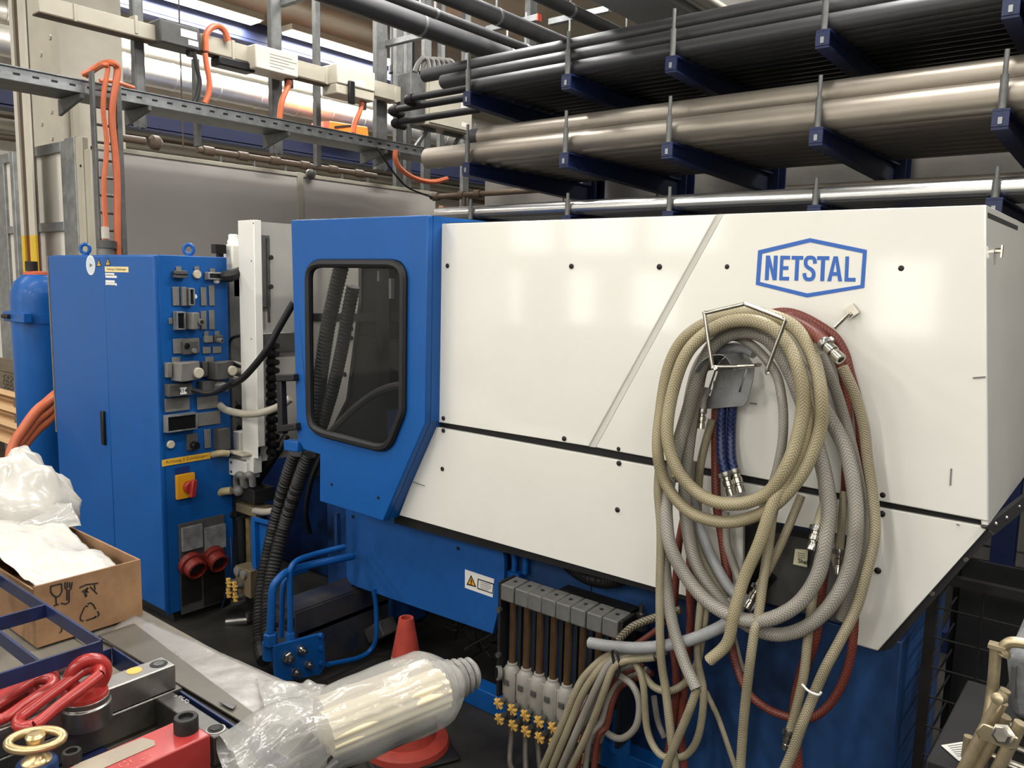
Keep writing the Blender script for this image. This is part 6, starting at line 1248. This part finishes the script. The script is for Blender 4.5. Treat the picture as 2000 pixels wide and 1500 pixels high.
b.add(vs, [(j*n+i, j*n+(i+1) % n, (j+1)*n+(i+1) % n, (j+1)*n+i) for j in range(Lr) for i in range(n)]); b.build('film_wrap', m_clear, PK, ang=70)
# tail of gathered film with dark strapping at the left end
for k in range(7):
    s0 = e0.lerp(e1, .2)+sdv*(-.1+.03*k)-up_*.02; s1 = e0-axd*(.04+.012*k)+sdv*(-.12+.035*k)-up_*(.07+.004*k); s1.z = max(s1.z, ZB+.02)
    MB().tube([s0, s0.lerp(s1, .4)+up_*.02*math.sin(k*2.1), s0.lerp(s1, .75)-up_*.008, s1], .007, 6, 5).build('strap', m_dark if k % 2 else m_clipd, PK)
tl_ = MB(); s0 = e1+axd*.02-sdv*.05-up_*.03
for k in range(6): tl_.lathe(s0+axd*.018*k, axd, [(.052-.004*k, 0), (.058-.004*k, .007), (.048-.004*k, .016)], 20)
tl_.build('film_tail', mat('grey gathered film', (132, 130, 126), .3, bump=.4, bscale=40), PK)
# ================================================================== right: wire crates and the folding wire stand
YX = 2.75
def crate(x0, x1, y, z0, z1, label, nx, nz):
    t = thing('wire_crate', label, 'wire crate', ((x0+x1)/2, y, 0))
    for (a, b) in (((x0, y, z0), (x1, y, z0)), ((x0, y, z1), (x1, y, z1)), ((x0, y, 0), (x0, y, z1)), ((x1, y, 0), (x1, y, z1)), ((x0, y+.4, 0), (x0, y+.4, z1)), ((x0, y, z1), (x0, y+.4, z1))): MB().bar(a, b, .025, .025, up=(0, 1, 0) if abs(V(b).z-V(a).z) > .01 else (0, 0, 1)).build('frame_bar', m_dark, t)
    for i in range(1, nx): x = x0+(x1-x0)*i/nx; MB().cyl((x, y, z0), (x, y, z1), .003, n=6).build('wire', m_dark, t)
    for i in range(1, nz): z = z0+(z1-z0)*i/nz; MB().cyl((x0, y+.004, z), (x1, y+.004, z), .003, n=6).build('wire', m_dark, t)
    for i in range(1, nz): z = z0+(z1-z0)*i/nz; MB().cyl((x0, y, z), (x0, y+.4, z), .003, n=6).build('wire', m_dark, t)
    bx('shade_panel', m_shadow, x0+.02, x1, y+.3, y+.31, .05, z1-.02, t); bx('base', m_shadow, x0+.01, x1, y+.02, y+.38, .05, .08, t)  # black rear sheet added so the crate reads as shaded
xq = onY(1860, 1150, YX).x
crate(xp1+.05, .8, 2.45, .1, .9, 'black wire mesh crate under the right end of the machine', 10, 9)
bx_ = thing('navy_bin', 'dark navy steel bin behind the wire stand at the lower right', 'bin', (.15, 2.25, 0))
for a in ((.0, .6, 1.95, 1.965), (.0, .6, 2.35, 2.365), (.0, .012, 1.965, 2.35), (.588, .6, 1.965, 2.35)): bx('side', m_navy, a[0], a[1], a[2], a[3], .02, .52, bx_, .002)
bx('bottom', m_navy, .012, .588, 1.965, 2.35, .02, .03, bx_)
# folding wire stand
yS = 1.42
def s3(px, py, y=yS): return onY(px, py, y)
m_rod = mat('tarnished zinc rod', (178, 164, 134), .36, metal=.75, var=.18, scale=24)
WS = thing('wire_stand', 'tarnished bent rod stand with a bolted clamp plate at the lower right', 'stand', V((s3(1930, 1400).x, yS, 0)))
def rod(pts, r, y=yS, nm='rod', sub=5): P_ = [s3(p[0], p[1], y if len(p) < 3 else p[2]) for p in pts]; return MB().tube(P_, r, 10, sub).build(nm, m_rod, WS)
rod([(1945, 1265), (1942, 1310), (1938, 1350), (1930, 1402, yS-.01), (1915, 1470, yS-.02), (1885, 1600, yS-.04)], .0085)
rod([(1958, 1268), (1966, 1258), (1980, 1254), (2010, 1258), (2060, 1268)], .0085)
MB().obox(s3(1948, 1262), V((.012, 0, 0)), V((0, .01, 0)), V((0, 0, .003))).build('welded_tab', m_rod, WS); MB().tube([s3(1958, 1268), s3(1962, 1275), s3(1960, 1280)], .009, 8, 3).build('rod_end', m_rod, WS)
rod([(1956, 1370), (1935, 1405), (1912, 1448), (1885, 1500), (1850, 1570)], .010, yS-.05); rod([(1962, 1398), (1948, 1425), (1920, 1475), (1890, 1530), (1860, 1590)], .010, yS-.04); rod([(1994, 1412), (1975, 1450), (1955, 1490), (1920, 1560)], .0095, yS-.05)
rod([(1950, 1356), (1958, 1358), (1964, 1348)], .008, yS-.03); MB().lathe(s3(1957, 1363, yS-.055), (-.3, -1, .2), [(.009, 0), (.009, .016), (.006, .018)], 12).build('pivot', m_rod, WS); rod([(1892, 1438), (1889, 1460), (1886, 1480)], .007, yS-.03)
for a, b in (((1960, 1412), (2040, 1438)), ((1985, 1460), (2060, 1490)), ((1925, 1470), (2030, 1510)), ((1970, 1493), (2040, 1520))): MB().cyl(s3(*a, yS-.03), s3(*b, yS-.03), .0045, n=8).build('cross_rod', m_chrome, WS)
cpl = [s3(px, py, yS-.075) for px, py in ((1905, 1425), (1918, 1412), (1935, 1416), (1990, 1440), (1988, 1462), (1975, 1464), (1912, 1440))]
plate(MB(), cpl, [], (0, -.004, 0)).build('clamp_plate', m_rod, WS, bevel=.002)
MB().lathe(s3(1960, 1434, yS-.079), (-.1, -1, .25), [(.016, 0), (.016, .003), (.0125, .0035), (.0125, .015), (.009, .018)], 6).build('hex_nut', m_chrome, WS)
wp = thing('wrapped_part', 'grey film wrapped part held in the wire stand at the right edge', 'package', s3(1985, 1400, yS+.06))
q0 = [s3(px, py, yS+.03) for px, py in ((1963, 1275), (2080, 1290), (2070, 1420), (1975, 1405))]
MB().prism(q0, (0, .2, 0)).build('body', mat('grey wrapped plastic', (104, 106, 108), .35, var=.2, scale=14, bump=.5, bscale=30, coat=.3), wp, bevel=.012)
for k in range(8): p = s3(1981-k*.4, 1305+k*7, yS+.025); MB().box(p.x-.004, p.x+.003, p.y-.003, p.y+.006, p.z-.003, p.z+.003).build('zip_tooth', m_clipd, wp)
MB().box(wp.location.x-.03, wp.location.x+.12, yS+.04, yS+.22, 0, s3(1985, 1412, yS+.06).z).build('pedestal', m_shadow, wp)
ps = [s3(px, py, yS+.12) for px, py in ((1838, 1456), (1886, 1449), (1884, 1488), (1872, 1484))]
# ------------------------------------------------------------------ paper sheet on a navy crate beside the stand
cr = thing('navy_crate', 'low navy crate under the printed paper at the lower right', 'crate', (ps[0].x+.1, 1.6, 0))
zpp = ps[0].z-.03; bx('body', m_shadow, ps[0].x-.02, ps[0].x+.35, yS+.11, yS+.5, .01, zpp, cr, .004)
pp4 = [V((p.x, yS+.12+.1*i, zpp+.001)) for i, p in enumerate(())]
pa_ = [onZ(px, py, zpp+.002) for px, py in ((1838, 1456), (1888, 1448), (1900, 1490), (1872, 1486))]
ppo = tag(plate(MB(), pa_, [], (0, 0, .0008)).build('paper_sheet', mat('paper', (206, 204, 198), .7)), 'printed white paper lying left of the wire stand', 'paper')
for k in range(6): a, c = pa_[0].lerp(pa_[3], .12+.12*k), pa_[1].lerp(pa_[2], .12+.12*k); MB().bar(a.lerp(c, .2)+V((0, 0, .001)), a.lerp(c, .9)+V((0, 0, .001)), .0015, .0004).build('print_line', m_clipd, ppo)
